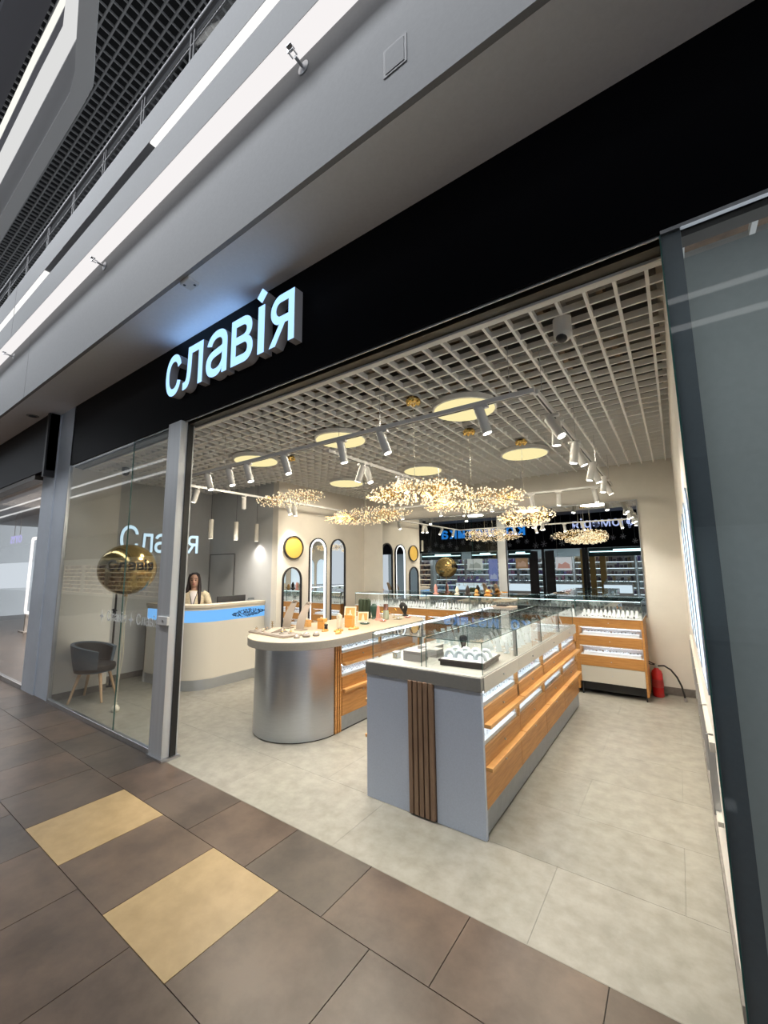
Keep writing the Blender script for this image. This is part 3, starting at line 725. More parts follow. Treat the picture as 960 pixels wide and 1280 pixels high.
def glass_case(root, x0, x1, y0, y1, z0, z1, nmod, axis='y', back=True, led=None, endpanes=True):
    """glass case of nmod bays along y (or x); every sheet its own pane"""
    e = .0035
    L_ = (y1-y0)/nmod if axis == 'y' else (x1-x0)/nmod
    edges = MB()
    def bar(ax, ay, az, bx, by, bz): edges.cyl((ax, ay, az), (bx, by, bz), .0028, n=4)
    for i in range(nmod):
        if axis == 'y': a, b_ = y0+L_*i+.002, y0+L_*(i+1)-.002
        else: a, b_ = x0+L_*i+.002, x0+L_*(i+1)-.002
        if axis == 'y':
            B(x1-e, x1, a, b_, z0, z1).build('pane', G_CASE, root, smooth=False)
            if back: B(x0, x0+e, a, b_, z0, z1).build('pane', G_CASE, root, smooth=False)
            B(x0, x1, a, b_, z1, z1+e).build('top_pane', G_CASE, root, smooth=False)
            for y in (a, b_):
                bar(x1, y, z0, x1, y, z1); bar(x0, y, z0, x0, y, z1); bar(x0, y, z1, x1, y, z1)
            bar(x1, a, z1, x1, b_, z1); bar(x0, a, z1, x0, b_, z1)
        else:
            B(a, b_, y0, y0+e, z0, z1).build('pane', G_CASE, root, smooth=False)
            B(a, b_, y0, y1, z1, z1+e).build('top_pane', G_CASE, root, smooth=False)
            for x in (a, b_):
                bar(x, y0, z0, x, y0, z1); bar(x, y0, z1, x, y1, z1)
            bar(a, y0, z1, b_, y0, z1); bar(a, y1, z1, b_, y1, z1)
    if endpanes:
        if axis == 'y':
            B(x0, x1, y0, y0+e, z0, z1).build('pane', G_CASE, root, smooth=False); B(x0, x1, y1-e, y1, z0, z1).build('pane', G_CASE, root, smooth=False)
        else:
            B(x0, x0+e, y0, y1, z0, z1).build('pane', G_CASE, root, smooth=False); B(x1-e, x1, y0, y1, z0, z1).build('pane', G_CASE, root, smooth=False)
    edges.build('glass_edges', edge_m, root, smooth=False, kind='stuff')
    if led: B(*led).build('led_profile', led_m if axis == 'y' else ledb_m, root, smooth=False)
c1 = thing('glass_case', (-1.84, 4.2, .99), 'left glass display case on the island, with a bright white light tube', 'glass case')
glass_case(c1, -2.06, -1.61, 2.75, 5.74, .99, 1.2, 4, led=(-2.058, -2.04, 2.78, 5.7, 1.183, 1.197))
c2 = thing('glass_case', (-1.35, 4.2, .99), 'right glass display case on the island, holding the dark bangle tray', 'glass case')
glass_case(c2, -1.57, -1.135, 2.75, 5.74, .99, 1.2, 4)
for c_, xc in ((c1, -2.035), (c2, -1.15)):
    for i in (1, 2, 3):
        y = 2.75+.7475*i
        B(xc-.012, xc+.012, y-.012, y+.012, .99, 1.2).build('corner_post', alu_m, c_, smooth=False)

# ---- oval counter
CX, CY, CR = -3.56, 3.40, .50
dc = thing('oval_counter', (-3.56, 4.2, 0), 'long counter with a rounded brushed steel end, cream top and oak drawers down its side', 'display counter')
CY2 = 5.0
def stadium(r_, n=28, y0=CY, y1=CY2):
    p = [(CX+r_*math.cos(math.pi+math.pi*i/n), y0+r_*math.sin(math.pi+math.pi*i/n)) for i in range(n+1)]
    p += [(CX+r_*math.cos(math.pi*i/n), y1+r_*math.sin(math.pi*i/n)) for i in range(n+1)]
    return p
n_ = 40
arc = [(CX+CR*math.cos(math.pi+math.pi*i/n_), CY+CR*math.sin(math.pi+math.pi*i/n_)) for i in range(n_+1)]
arci = [(CX+(CR-.012)*math.cos(2*math.pi-math.pi*i/n_), CY+(CR-.012)*math.sin(2*math.pi-math.pi*i/n_)) for i in range(n_+1)]
MB().prism(arc+arci, .012, .905).build('steel_drum', steel_m, dc)
arc2 = [(CX+CR*math.cos(math.pi*i/n_), CY2+CR*math.sin(math.pi*i/n_)) for i in range(n_+1)]
MB().prism(arc2, .012, .905).build('steel_drum', steel_m, dc)
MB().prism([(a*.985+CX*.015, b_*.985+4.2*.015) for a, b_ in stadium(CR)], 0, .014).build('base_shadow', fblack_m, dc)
MB().prism(stadium(.585, 36), .905, .985).build('worktop', top_m, dc, bevel=.003)
MB().prism(stadium(.582, 36), .985, .988).build('worktop_surface', topl_m, dc)
for i in range(3):
    y = CY+.012+i*.036
    B(CX+CR-.012, CX+CR+.010, y, y+.024, .01, .905).build('wood_slat', wood_m, dc, bevel=.001)
B(CX+CR-.03, CX+CR-.012, CY, CY+.12, .01, .905).build('slat_backing', fblack_m, dc, smooth=False)
B(CX-CR, CX+CR-.24, CY+.0, CY2, .014, .905).build('carcass', tray_m, dc, smooth=False)
TD = lambda v: (CX+CR+v[1], v[0], v[2])
ZD = (.895, .80, .70, .675, .55, .43, .405, .155)
mdd = (CY2-CY-.13)/2
for i in range(2):
    drawer_bank(dc, TD, CY+.13+mdd*i, CY+.13+mdd*(i+1), q, ZD)
B(CY+.12, CY2, -.03, -.008, .014, .155).tf(TD).build('plinth', steel2, dc, smooth=False)
B(CY+.12, CY2, -.24, -.02, .125, .155).tf(TD).build('bottom_board', tray_m, dc, smooth=False)

# ---- back wall counters
U = .8
bnames = ['first from the right by the extinguisher', 'second from the right', 'third from the right', 'fourth from the right', 'fifth from the right', 'sixth from the right by the mirror wall']
whitep = mat('cream_panel', (.60, .57, .50), .45)
for i in range(6):
    xb = -.42-U*i; xa = xb-U
    t = thing('wall_counter', ((xa+xb)/2, 6.6, 0), 'oak drawer counter along the back wall, %s' % bnames[i], 'display counter', 'oak display counters along the back wall')
    YF = 6.4
    Tb = lambda v: (v[0], YF-v[1], v[2])
    B(xa, xa+.025, YF-.005, 6.92, .16, 1.02).build('side_board', wood_m, t, smooth=False)
    B(xb-.025, xb, YF-.005, 6.92, .06, 1.02).build('side_board', wood_m, t, smooth=False)
    a, b_ = xa+.027, xb-.027
    MB().box(a, b_, YF+.24, 6.92, .16, 1.01).build('carcass', tray_m, t, smooth=False)
    MB().box(xa, xb, YF-.01, 6.92, 1.01, 1.022).build('deck', tray_m, t, smooth=False)
    def fr(za, zb_, mm=wood_m):
        o = B(a, b_, -.02, .004, zb_, za).tf(Tb).build('drawer_front', mm, t, bevel=.0015)
        MB().cyl(((a+b_)/2, .004, (za+zb_)/2), ((a+b_)/2, .014, (za+zb_)/2), .006, n=8).tf(Tb).build('knob', alu_m, o)
    fr(1.01, .895); fr(.775, .645); fr(.515, .375); fr(.37, .165, whitep)
    for (za, zb_) in ((.895, .775), (.645, .515)):
        B(a, b_, -.235, -.23, zb_, za).tf(Tb).build('bay_back', tray_m, t, smooth=False)
        B(a, b_, -.24, -.0, zb_-.004, zb_+.006).tf(Tb).build('shelf', white_m, t, smooth=False)
        B(a, b_, -.02, .002, za-.012, za).tf(Tb).build('bay_frame', white_m, t, smooth=False)
        B(a+.02, b_-.02, -.06, -.03, za-.018, za-.013).tf(Tb).build('light_strip', ledc_m, t, smooth=False)
        tr = B(a+.04, b_-.03, -.2, -.03, zb_+.006, zb_+.04).tf(Tb).build('jewelry_tray', tray_m, t, smooth=False)
        jewel_bits(Tb, a+.05, b_-.05, 16, -.12, -.05, zb_+.04, q, 1.1).build('jewelry', grayjew, tr, smooth=False, kind='stuff')
    B(a, b_, -.5, -.06, .05, .16).tf(Tb).build('kick_recess', fblack_m, t, smooth=False)
    for xx in (xa+.03, xb-.03):
        MB().cyl((xx, YF+.01, 0), (xx, YF+.02, .165), .008, .016, n=8).build('leg', fblack_m, t)
    gc = thing('glass_case', ((xa+xb)/2, 6.6, 1.022), 'glass display case on the back counter, %s' % bnames[i], 'glass case', 'glass cases along the back wall')
    glass_case(gc, xa+.004, xb-.004, YF, 6.92, 1.022, 1.25, 1, axis='x', led=(xa+.01, xb-.01, YF+.006, YF+.014, 1.240, 1.249))
    # rows of upright white ring cards
    for r_ in range(2):
        mm = MB(); nb = 13
        for k in range(nb):
            u = a+.05+(b_-a-.1)*k/(nb-1); yy = YF+.10+.12*r_
            h_ = .05+.035*r_+q.uniform(-.006, .006)
            mm.add([(u-.018, yy, 1.023), (u+.018, yy, 1.023), (u+.018, yy+.03, 1.023), (u-.018, yy+.03, 1.023), (u-.014, yy+.02, 1.023+h_), (u+.014, yy+.02, 1.023+h_)],
                   [(0, 3, 2, 1), (0, 1, 5, 4), (3, 4, 5, 2), (0, 4, 3), (1, 2, 5)])
        mm.build('ring_cards', tray_m, gc, smooth=False, kind='stuff')
    jewel_bits(lambda v: v, a+.05, b_-.05, 18, YF+.05, YF+.07, 1.023, q, 1.1).build('jewelry', grayjew, gc, smooth=False, kind='stuff')

# ================================================================== MIRRORS
def arch_pts(c, hw, z0, z1, n=20):
    return [(c-hw, z0), (c+hw, z0)]+[(c+hw*math.cos(math.pi*i/n), z1-hw+hw*math.sin(math.pi*i/n)) for i in range(n+1)]
def ring_prism(outer, inner, T, w0, w1):
    n = len(outer); vs = [T((a, w, b_)) for w in (w0, w1) for pts in (outer, inner) for a, b_ in pts]; fs = []
    for i in range(n):
        j = (i+1) % n
        fs += [(i, j, n+j, n+i), (2*n+i, 3*n+i, 3*n+j, 2*n+j), (i, 2*n+i, 2*n+j, j), (n+i, n+j, 3*n+j, 3*n+i)]
    return MB().add(vs, fs)
def flat_prism(pts, T, w0, w1):
    n = len(pts)
    return MB().add([T((a, w0, b_)) for a, b_ in pts]+[T((a, w1, b_)) for a, b_ in pts], [tuple(range(n)), tuple(range(2*n-1, n-1, -1))]+[(i, (i+1) % n, n+(i+1) % n, n+i) for i in range(n)])
TA = lambda v: (-5.42+v[1], v[0], v[2])
def arch_mirror(c, hw, z0, z1, lb, lit=False, T=TA):
    t = thing('arched_mirror', T((c, 0, z0)), lb, 'mirror')
    o = arch_pts(c, hw, z0, z1); i1 = arch_pts(c, hw-.022, z0+.022, z1-.022)
    ring_prism(o, i1, T, 0, .03).build('frame', fblack_m, t, smooth=False)
    if lit:
        i2 = arch_pts(c, hw-.055, z0+.055, z1-.055)
        ring_prism(i1, i2, T, .0, .022).build('light_band', mat('mirror_light_band', (.9, .95, 1), .4, emit=1.6), t, smooth=False); i1 = i2
    flat_prism(i1, T, .0, .012).build('mirror_glass', mirror_m, t, smooth=False)
arch_mirror(4.925, .215, .70, 1.755, 'short black framed arched mirror under the gold disc on the cream wall')
arch_mirror(5.545, .225, .60, 2.29, 'tall arched mirror with a glowing white inner band, between two dark framed ones', True)
arch_mirror(6.10, .215, .60, 2.30, 'tall thin black framed arched mirror nearest the back corner')
gd = thing('gold_disc', (-5.42, 4.94, 2.09), 'round gold mirror disc in a black ring above the short arched mirror', 'wall mirror')
cpts = [(4.94+.222*math.cos(2*math.pi*i/40), 2.09+.205*math.sin(2*math.pi*i/40)) for i in range(40)]
cin = [(4.94+.2*math.cos(2*math.pi*i/40), 2.09+.184*math.sin(2*math.pi*i/40)) for i in range(40)]
ring_prism(cpts, cin, TA, 0, .035).build('frame', fblack_m, gd, smooth=False)
flat_prism(cin, TA, 0, .02).build('gold_glass', goldp_m, gd, smooth=False)
bm_ = thing('wall_mirror', (-2.66, YB, 2), 'huge frameless mirror filling the back wall above the counters', 'mirror')
MX0, MX1, MZ0, MZ1 = -4.93, -.40, 1.0, 2.665
for i in range(4):
    a = MX0+(MX1-MX0)*i/4; b_ = MX0+(MX1-MX0)*(i+1)/4
    B(a+.001, b_-.001, YB-.008, YB-.001, MZ0, MZ1).build('mirror_pane', mirror_m, bm_, smooth=False)
MB().box(MX0, MX1+.01, YB-.02, YB, MZ1, MZ1+.012).box(MX1, MX1+.01, YB-.02, YB, MZ0, MZ1).build('trim', alu_m, bm_, smooth=False)

# lit wall panels on the right wall
TRW = lambda v: (XR-v[1], v[0], v[2])
panel_l = mat('cool_lit_panel', (.5, .6, .7), .35, emit=.62, ecol=(.72, .86, 1))
for i, y in enumerate((2.55, 3.15, 3.80, 4.50)):
    t = thing('lit_panel', (XR, y, .5), 'tall pale blue lit panel on the right wall, %s from the entrance' % ordn[i], 'light panel', 'lit panels on the right wall')
    o = arch_pts(y, .24, 1.16, 2.10); i1 = arch_pts(y, .228, 1.172, 2.088)
    ring_prism(o, i1, TRW, 0, .006).build('frame', mat('blue_grey_trim', (.22, .30, .42), .4), t, smooth=False)
    flat_prism(i1, TRW, 0, .005).build('lit_face', panel_l, t, smooth=False)
rl = thing('wall_ledge', (XR, 4, .5), 'thin cream ledge with little hooks along the foot of the right wall', 'ledge')
MB().box(XR-.02, XR, 2.4, 5.9, .90, .94).box(XR-.02, XR, 2.4, 5.9, .60, .62).build('rail', whitep, rl, smooth=False)
for i in range(7):
    B(XR-.028, XR, 2.5+.5*i, 2.52+.5*i, .6, .94).build('hook', alu_m, rl, smooth=False)

# ================================================================== FIRE EXTINGUISHER
red_m = mat('extinguisher_red', (.50, .012, .015), .25, coat=.4)
t = thing('fire_extinguisher', (-.34, 6.78, 0), 'red fire extinguisher with a black hose standing by the back wall', 'fire extinguisher')
MB().lathe([(.062, 0), (.066, .01), (.066, .29), (.055, .325), (.03, .35), (.022, .365)], (-.34, 6.78, 0), 28).build('cylinder_body', red_m, t)
MB().lathe([(.0668, .12), (.0668, .22)], (-.34, 6.78, 0), 28).build('label_band', mat('label_dark_red', (.33, .02, .02), .5), t)
MB().cyl((-.34, 6.78, .36), (-.34, 6.78, .40), .018, n=12).box(-.352, -.328, 6.74, 6.80, .395, .41).build('valve', alu_m, t)
MB().tube([(-.345, 6.78, .405), (-.40, 6.77, .43), (-.45, 6.76, .455)], .008).tube([(-.345, 6.78, .40), (-.40, 6.77, .405), (-.44, 6.76, .42)], .007).build('squeeze_handle', fblack_m, t)
MB().tube([(-.32, 6.78, .39), (-.25, 6.78, .40), (-.18, 6.76, .36), (-.12, 6.74, .28), (-.08, 6.72, .18), (-.06, 6.70, .08), (-.055, 6.69, .02)], .011).build('hose', blackr, t)
MB().cyl((-.055, 6.69, .045), (-.053, 6.688, .003), .012, .017, n=12).build('nozzle', alu_m, t)

# ================================================================== RECEPTION
rc = thing('reception_counter', (-6.2, 3.9, 0), 'curved cream reception counter with a bright blue lit band and steel plinth', 'reception counter')
RX, RY = -5.70, 3.30; rr_ = .42
def rcounter(off, n=18):
    """outer line from the left end, round the corner, to the wall"""
    r_ = rr_+off; cx, cy = RX-rr_, RY+rr_
    return [(-6.98, RY-off)]+[(cx+r_*math.cos(-math.pi/2+math.pi/2*i/n), cy+r_*math.sin(-math.pi/2+math.pi/2*i/n)) for i in range(n+1)]+[(RX+off, 4.595)]
def band(o0, o1, z0, z1): 
    return MB().prism(rcounter(o0)+list(reversed(rcounter(o1))), z0, z1)
band(0, -.03, .15, .955).build('front', offw_m, rc)
band(-.02, -.06, 0, .15).build('plinth', steel_m, rc)
band(0, -.03, 1.125, 1.165).build('upper_front', offw_m, rc)
band(-.004, -.03, .955, 1.125).build('lit_band', emis('blue_screen', (.20, .52, 1), .95), rc)
band(.012, -.22, 1.165, 1.205).build('counter_top', mat('cream_top', (.62, .55, .45), .4), rc, bevel=.002)
band(-.06, -.07, .0, 1.165).build('inner_board', white_m, rc, smooth=False)
B(-6.98, -6.95, RY, RY+.4, 0, 1.165).build('end_board', white_m, rc, smooth=False)
# dark scroll ornament on the lit band
q = random.Random(11)
m = MB()
def orn(y, z, r_):
    m.add([(RX-.003+.0045, y+r_*math.cos(a)*1.3, z+r_*math.sin(a)) for a in (0, 1.57, 3.14, 4.71)]+[(RX-.004, y+r_*math.cos(a)*1.3, z+r_*math.sin(a)) for a in (0, 1.57, 3.14, 4.71)], [(0, 1, 2, 3), (7, 6, 5, 4), (0, 4, 5, 1), (1, 5, 6, 2), (2, 6, 7, 3), (3, 7, 4, 0)])
for i in range(330):
    f_ = q.random(); y = 3.98+.62*f_
    env = .058*math.sin(math.pi*min(1, f_*1.05+.0))**.6
    orn(y, 1.035+.02*(f_-.5)+q.uniform(-env, env), q.uniform(.004, .009))
m.build('scroll_ornament', mat('deep_navy', (.012, .05, .14), .5), rc, smooth=False, kind='stuff')
m = MB()
for i in range(40):
    x = q.uniform(-6.15, -6.02); z = 1.04+q.uniform(-.05, .05); r_ = q.uniform(.004, .009)
    an = (x-(RX-rr_))/rr_
    yy = RY+rr_-(rr_+.002)*math.cos(math.asin(max(-.99, min(.99, an))))
    m.box(x-r_, x+r_, yy-.006, yy+.003, z-r_, z+r_)
m.build('scroll_ornament', MATS['deep_navy'], rc, smooth=False, kind='stuff')
# things on the reception
t = thing('monitor', (-6.0, 4.17, 1.205), 'black computer monitor turned away on the reception counter', 'monitor')
MB().box(-6.01, -5.985, 3.90, 4.42, 1.0, 1.30).build('housing', mat('monitor_black', (.03, .03, .033), .4), t, bevel=.004)
MB().box(-6.012, -6.0105, 3.91, 4.41, 1.01, 1.29).build('screen', mat('screen', (.1, .12, .15), .2), t, smooth=False)
MB().box(-5.985, -5.96, 4.12, 4.20, .86, 1.12).build('stand', MATS['monitor_black'], t, bevel=.003)
MB().box(-6.16, -5.90, 4.06, 4.26, .80, .86).build('foot', MATS['monitor_black'], t, bevel=.003)
tag(MB().box(-6.35, -5.79, 3.72, 4.55, .76, .80).box(-6.33, -6.29, 3.74, 3.78, 0, .76).box(-6.33, -6.29, 4.48, 4.52, 0, .76).box(-5.83, -5.79, 4.48, 4.52, 0, .76).build('desk', white_m, bevel=.002), 'low white desk behind the reception counter carrying the monitor', 'desk')
paper = mat('paper', (.72, .71, .68), .6)
for i, (x, y, s_) in enumerate(((-5.80, 4.18, .10), (-5.86, 4.34, .09), (-5.80, 4.5, .06))):
    t = thing('paper_stack', (x, y, 1.205), ['loose stack of white papers on the reception counter next to the monitor', 'second pile of papers on the reception counter', 'small pile of cards at the wall end of the reception counter'][i], 'papers')
    for k in range(4):
        o = MB().box(-s_*.75, s_*.75, -s_, s_, 0, .004).build('sheet', paper if k % 2 else tray_m, t, smooth=False); o.location = (q.uniform(-.012, .012), q.uniform(-.02, .02), .0042*k+.0002*(i+1)); o.rotation_euler = (0, 0, q.uniform(-.5, .5))
t = thing('stapler', (-5.84, 4.42, 1.223), 'small dark stapler lying on the papers at the reception', 'stapler')
MB().box(-5.86, -5.82, 4.36, 4.48, 1.224, 1.232).box(-5.857, -5.823, 4.37, 4.47, 1.236, 1.252).build('body', slate_m, t, bevel=.003)

# ---- the assistant
skin_m = mat('skin', (.50, .29, .21), .55); hair_m = mat('dark_hair', (.016, .008, .008), .4); swe_m = mat('cream_knit', (.66, .56, .38), .85, noise=.12, scale=40, bump=.4)
shirt_m = mat('white_shirt', (.75, .68, .66), .7); trou_m = mat('dark_trousers', (.03, .03, .035), .8)
def skin_fig(name, verts, edges, m_, parent, sub=2):
    me = bpy.data.meshes.new(name); me.from_pydata([v[:3] for v in verts], edges, []); me.materials.append(m_)
    o = bpy.data.objects.new(name, me); COL.objects.link(o); o.parent = parent
    s_ = o.modifiers.new('skin', 'SKIN'); s_.use_smooth_shade = True
    if not me.skin_vertices: bpy.context.view_layer.objects.active = o
    sv = me.skin_vertices[0].data if me.skin_vertices else None
    if sv is None: 
        me.attributes.new('x', 'FLOAT', 'POINT')
    for i, v in enumerate(verts):
        sv[i].radius = (v[3], v[4] if len(v) > 4 else v[3]); sv[i].use_root = (i == 0)
    b_ = o.modifiers.new('subdiv', 'SUBSURF'); b_.levels = sub; b_.render_levels = sub
    return o
def limb_body(name, m_, parent, chains, sub=0):
    """one continuous tapering surface from chains of (x,y,z,rx,ry) rings, overlaps fused with a voxel remesh"""
    mb = MB()
    for ch in chains:
        n = 16; pts = [Vector(c[:3]) for c in ch]; vs = []; x = None
        for i, p in enumerate(pts):
            d = (pts[min(i+1, len(pts)-1)]-pts[max(i-1, 0)]).normalized()
            ref = Vector((1, 0, 0)); x = (ref-d*ref.dot(d))
            x = x.normalized() if x.length > .3 else (Vector((0, 1, 0))-d*d.y).normalized()
            y = d.cross(x)
            for k_ in range(n):
                t_ = 2*math.pi*k_/n; vs.append(p+x*math.cos(t_)*ch[i][3]+y*math.sin(t_)*ch[i][4])
        fs = [(j*n+k_, j*n+(k_+1) % n, (j+1)*n+(k_+1) % n, (j+1)*n+k_) for j in range(len(pts)-1) for k_ in range(n)]
        fs += [tuple(range(n-1, -1, -1)), tuple(range((len(pts)-1)*n, len(pts)*n))]
        mb.add(vs, fs)
    o = mb.build(name, m_, parent)
    r_ = o.modifiers.new('remesh', 'REMESH'); r_.mode = 'VOXEL'; r_.voxel_size = .008; r_.use_smooth_shade = True
    s_ = o.modifiers.new('smooth', 'SMOOTH'); s_.iterations = 6; s_.factor = .5
    return o
pe = thing('person', (0, 0, 0), 'woman with long dark hair and cream sweater with lanyard, standing behind the reception counter', 'person')
# local frame: facing -y, then turned and placed. standing 1.66 m
limb_body('body', skin_m, pe, [
    [(0, .0, 1.22, .08, .07), (0, .0, 1.36, .06, .055), (0, -.005, 1.42, .05, .052), (0, -.02, 1.47, .048, .05)],
    [(0, -.045, 1.428, .028, .03), (0, -.042, 1.45, .046, .056), (0, -.035, 1.475, .058, .072), (0, -.028, 1.50, .066, .082), (0, -.02, 1.55, .074, .092), (0, -.015, 1.60, .072, .09), (0, -.012, 1.635, .055, .07), (0, -.01, 1.655, .02, .03)],
    [(0, -.124, 1.508, .016, .016), (0, -.118, 1.53, .012, .018), (0, -.104, 1.56, .010, .012)],
    [(-.28, -.22, 1.06, .026, .022), (-.25, -.29, 1.055, .034, .016), (-.235, -.33, 1.05, .034, .012)],
    [(.25, -.22, 1.06, .026, .022), (.21, -.29, 1.055, .034, .016), (.195, -.33, 1.05, .034, .012)]]
    +[[(-.235+dx, -.325, 1.05, .009, .009), (-.235+dx*1.15, -.36, 1.048, .008, .008), (-.235+dx*1.2, -.36-l_, 1.036, .0065, .0065)] for dx, l_ in ((-.026, .022), (-.009, .034), (.009, .032), (.025, .020))]
    +[[(.195+dx, -.325, 1.05, .009, .009), (.195+dx*1.15, -.36, 1.048, .008, .008), (.195+dx*1.2, -.36-l_, 1.036, .0065, .0065)] for dx, l_ in ((-.026, .020), (-.009, .032), (.009, .034), (.025, .022))]
    +[[(-.21, -.27, 1.053, .011, .011), (-.185, -.305, 1.05, .009, .009), (-.18, -.335, 1.045, .007, .007)], [(.18, -.27, 1.053, .011, .011), (.155, -.305, 1.05, .009, .009), (.15, -.335, 1.045, .007, .007)]])
limb_body('sweater', swe_m, pe, [
    [(0, .01, .84, .165, .115), (0, .01, .92, .155, .11), (0, .0, 1.04, .148, .108), (0, -.01, 1.16, .165, .118), (0, -.005, 1.26, .172, .11), (0, .0, 1.33, .15, .09), (0, .005, 1.375, .085, .07)],
    [(-.13, .0, 1.32, .07, .07), (-.19, .0, 1.29, .062, .06), (-.235, -.02, 1.18, .054, .052), (-.26, -.03, 1.08, .048, .048), (-.28, -.12, 1.06, .044, .042), (-.282, -.215, 1.06, .038, .036)],
    [(.13, .0, 1.32, .07, .07), (.19, .0, 1.29, .062, .06), (.235, -.02, 1.18, .054, .052), (.26, -.03, 1.08, .048, .048), (.262, -.12, 1.06, .044, .042), (.252, -.215, 1.06, .038, .036)]])
limb_body('shirt_front', shirt_m, pe, [[(0, -.09, 1.05, .03, .03), (0, -.105, 1.18, .045, .028), (0, -.085, 1.29, .06, .03), (0, -.055, 1.36, .065, .03)]])
limb_body('trousers', trou_m, pe, [
    [(0, .01, .93, .14, .10), (0, .01, .85, .165, .12), (0, .01, .78, .15, .11)],
    [(-.085, .01, .86, .085, .09), (-.09, .005, .65, .07, .075), (-.09, 0, .46, .052, .056), (-.09, .01, .25, .048, .05), (-.09, .015, .07, .045, .048)],
    [(.085, .01, .86, .085, .09), (.09, .005, .65, .07, .075), (.09, 0, .46, .052, .056), (.09, .01, .25, .048, .05), (.09, .015, .07, .045, .048)]])
for s_ in (-1, 1): limb_body('shoe', fblack_m, pe, [[(.09*s_, .05, .035, .034, .032), (.09*s_, -.03, .036, .042, .034), (.09*s_, -.12, .026, .04, .024), (.09*s_, -.16, .02, .024, .016)]])
limb_body('hair', hair_m, pe, [
    [(0, .03, 1.42, .06, .04), (0, .035, 1.50, .086, .075), (0, .02, 1.58, .090, .088), (0, .0, 1.635, .080, .090), (0, -.005, 1.675, .05, .06)],
    [(-.052, -.05, 1.65, .03, .02), (-.078, -.045, 1.58, .024, .03), (-.085, -.03, 1.48, .026, .04), (-.10, -.02, 1.38, .035, .05), (-.11, .02, 1.32, .03, .05)],
    [(.052, -.05, 1.65, .03, .02), (.078, -.045, 1.58, .024, .03), (.085, -.035, 1.48, .026, .04), (.088, -.055, 1.36, .032, .04), (.10, -.10, 1.22, .026, .025), (.10, -.11, 1.10, .012, .012)],
    [(0, .06, 1.5, .075, .04), (0, .08, 1.35, .10, .04), (0, .10, 1.15, .09, .03)]])
for s_ in (-1, 1):
    e_ = MB().ball((.03*s_, -.107, 1.552), .014, .009, .0075, 10, 8).build('eye', mat('eye_dark', (.03, .02, .02), .2), pe)
    MB().tube([(.012*s_, -.112, 1.574), (.03*s_, -.110, 1.581), (.05*s_, -.096, 1.572)], .0048, 6).build('eyebrow', hair_m, pe)
    MB().ball((.074*s_, -.01, 1.545), .01, .016, .028, 10, 8).build('ear', skin_m, pe)
MB().ball((0, -.104, 1.484), .024, .012, .008, 12, 8).build('lips', mat('lip', (.42, .12, .11), .4), pe)
MB().tube([(-.075, -.0, 1.38), (-.06, -.07, 1.345), (-.035, -.115, 1.26), (-.005, -.14, 1.12), (0, -.142, 1.06)], .007, 6).tube([(.075, -.0, 1.38), (.06, -.07, 1.345), (.04, -.115, 1.26), (.008, -.14, 1.12), (0, -.142, 1.06)], .007, 6).build('lanyard', fblack_m, pe)
B(-.03, .03, -.148, -.144, .97, 1.06).build('badge', paper, pe, bevel=.002)
pe.location = (-6.72, 3.93, 0.0); pe.rotation_euler = (0, 0, R(52))

# ================================================================== TUB CHAIR AND BALLOON
ch = thing('tub_chair', (0, 0, 0), 'blue grey upholstered tub chair with light wooden legs behind the glass screen', 'chair')
blu = mat('blue_grey_fabric', (.085, .115, .15), .85, noise=.15, scale=60, bump=.2)
bla = mat('black_vinyl', (.015, .015, .018), .5)
def shell(r0, r1, z0, z1, t0, t1, n=26, flare=.06, drop=.10):
    vs = []; fs = []; m_ = 6
    for i in range(n+1):
        t_ = t0+(t1-t0)*i/n; edge = abs((i/n)*2-1); top = z1-drop*edge**2
        for j in range(m_+1):
            f_ = j/m_; z = z0+(top-z0)*f_; rr = r0+flare*f_**.7
            vs.append((rr*math.cos(t_), rr*math.sin(t_), z))
    for i in range(n+1):
        t_ = t0+(t1-t0)*i/n; edge = abs((i/n)*2-1); top = z1-drop*edge**2
        for j in range(m_+1):
            f_ = j/m_; z = z0+(top-z0)*f_; rr = r0+flare*f_**.7-(r1)
            vs.append((rr*math.cos(t_), rr*math.sin(t_), z))
    N = (n+1)*(m_+1); k_ = m_+1
    for i in range(n):
        for j in range(m_):
            a = i*k_+j; fs.append((a, a+k_, a+k_+1, a+1)); a += N; fs.append((a, a+1, a+k_+1, a+k_))
        a = i*k_+m_; fs.append((a, a+k_, a+k_+N, a+N)); a = i*k_; fs.append((a, a+N, a+k_+N, a+k_))
    for j in range(m_):
        a = j; fs.append((a, a+1, a+1+N, a+N)); a = n*k_+j; fs.append((a, a+N, a+N+1, a+1))
    return MB().add(vs, fs)
shell(.235, .045, .40, .75, R(60), R(300)).build('shell', blu, ch)
shell(.188, .012, .42, .735, R(62), R(298)).build('inner_lining', bla, ch)
MB().lathe([(.18, .37), (.235, .385), (.245, .42), (.235, .455), (.15, .475)], (0, 0, 0), 32).build('seat', bla, ch)
MB().lathe([(.16, .355), (.23, .372), (.238, .40)], (0, 0, 0), 32).build('underside', blu, ch)
ash = mat('ash_wood', (.62, .42, .26), .45, noise=.1, scale=10)
for k_ in range(4):
    a = R(45+90*k_); c_, s_ = math.cos(a), math.sin(a)
    MB().cyl((.17*c_, .17*s_, .37), (.285*c_, .285*s_, 0), .021, .013, n=14).build('leg', ash, ch)
ch.location = (-6.62, 2.50, 0); ch.rotation_euler = (0, 0, R(45))

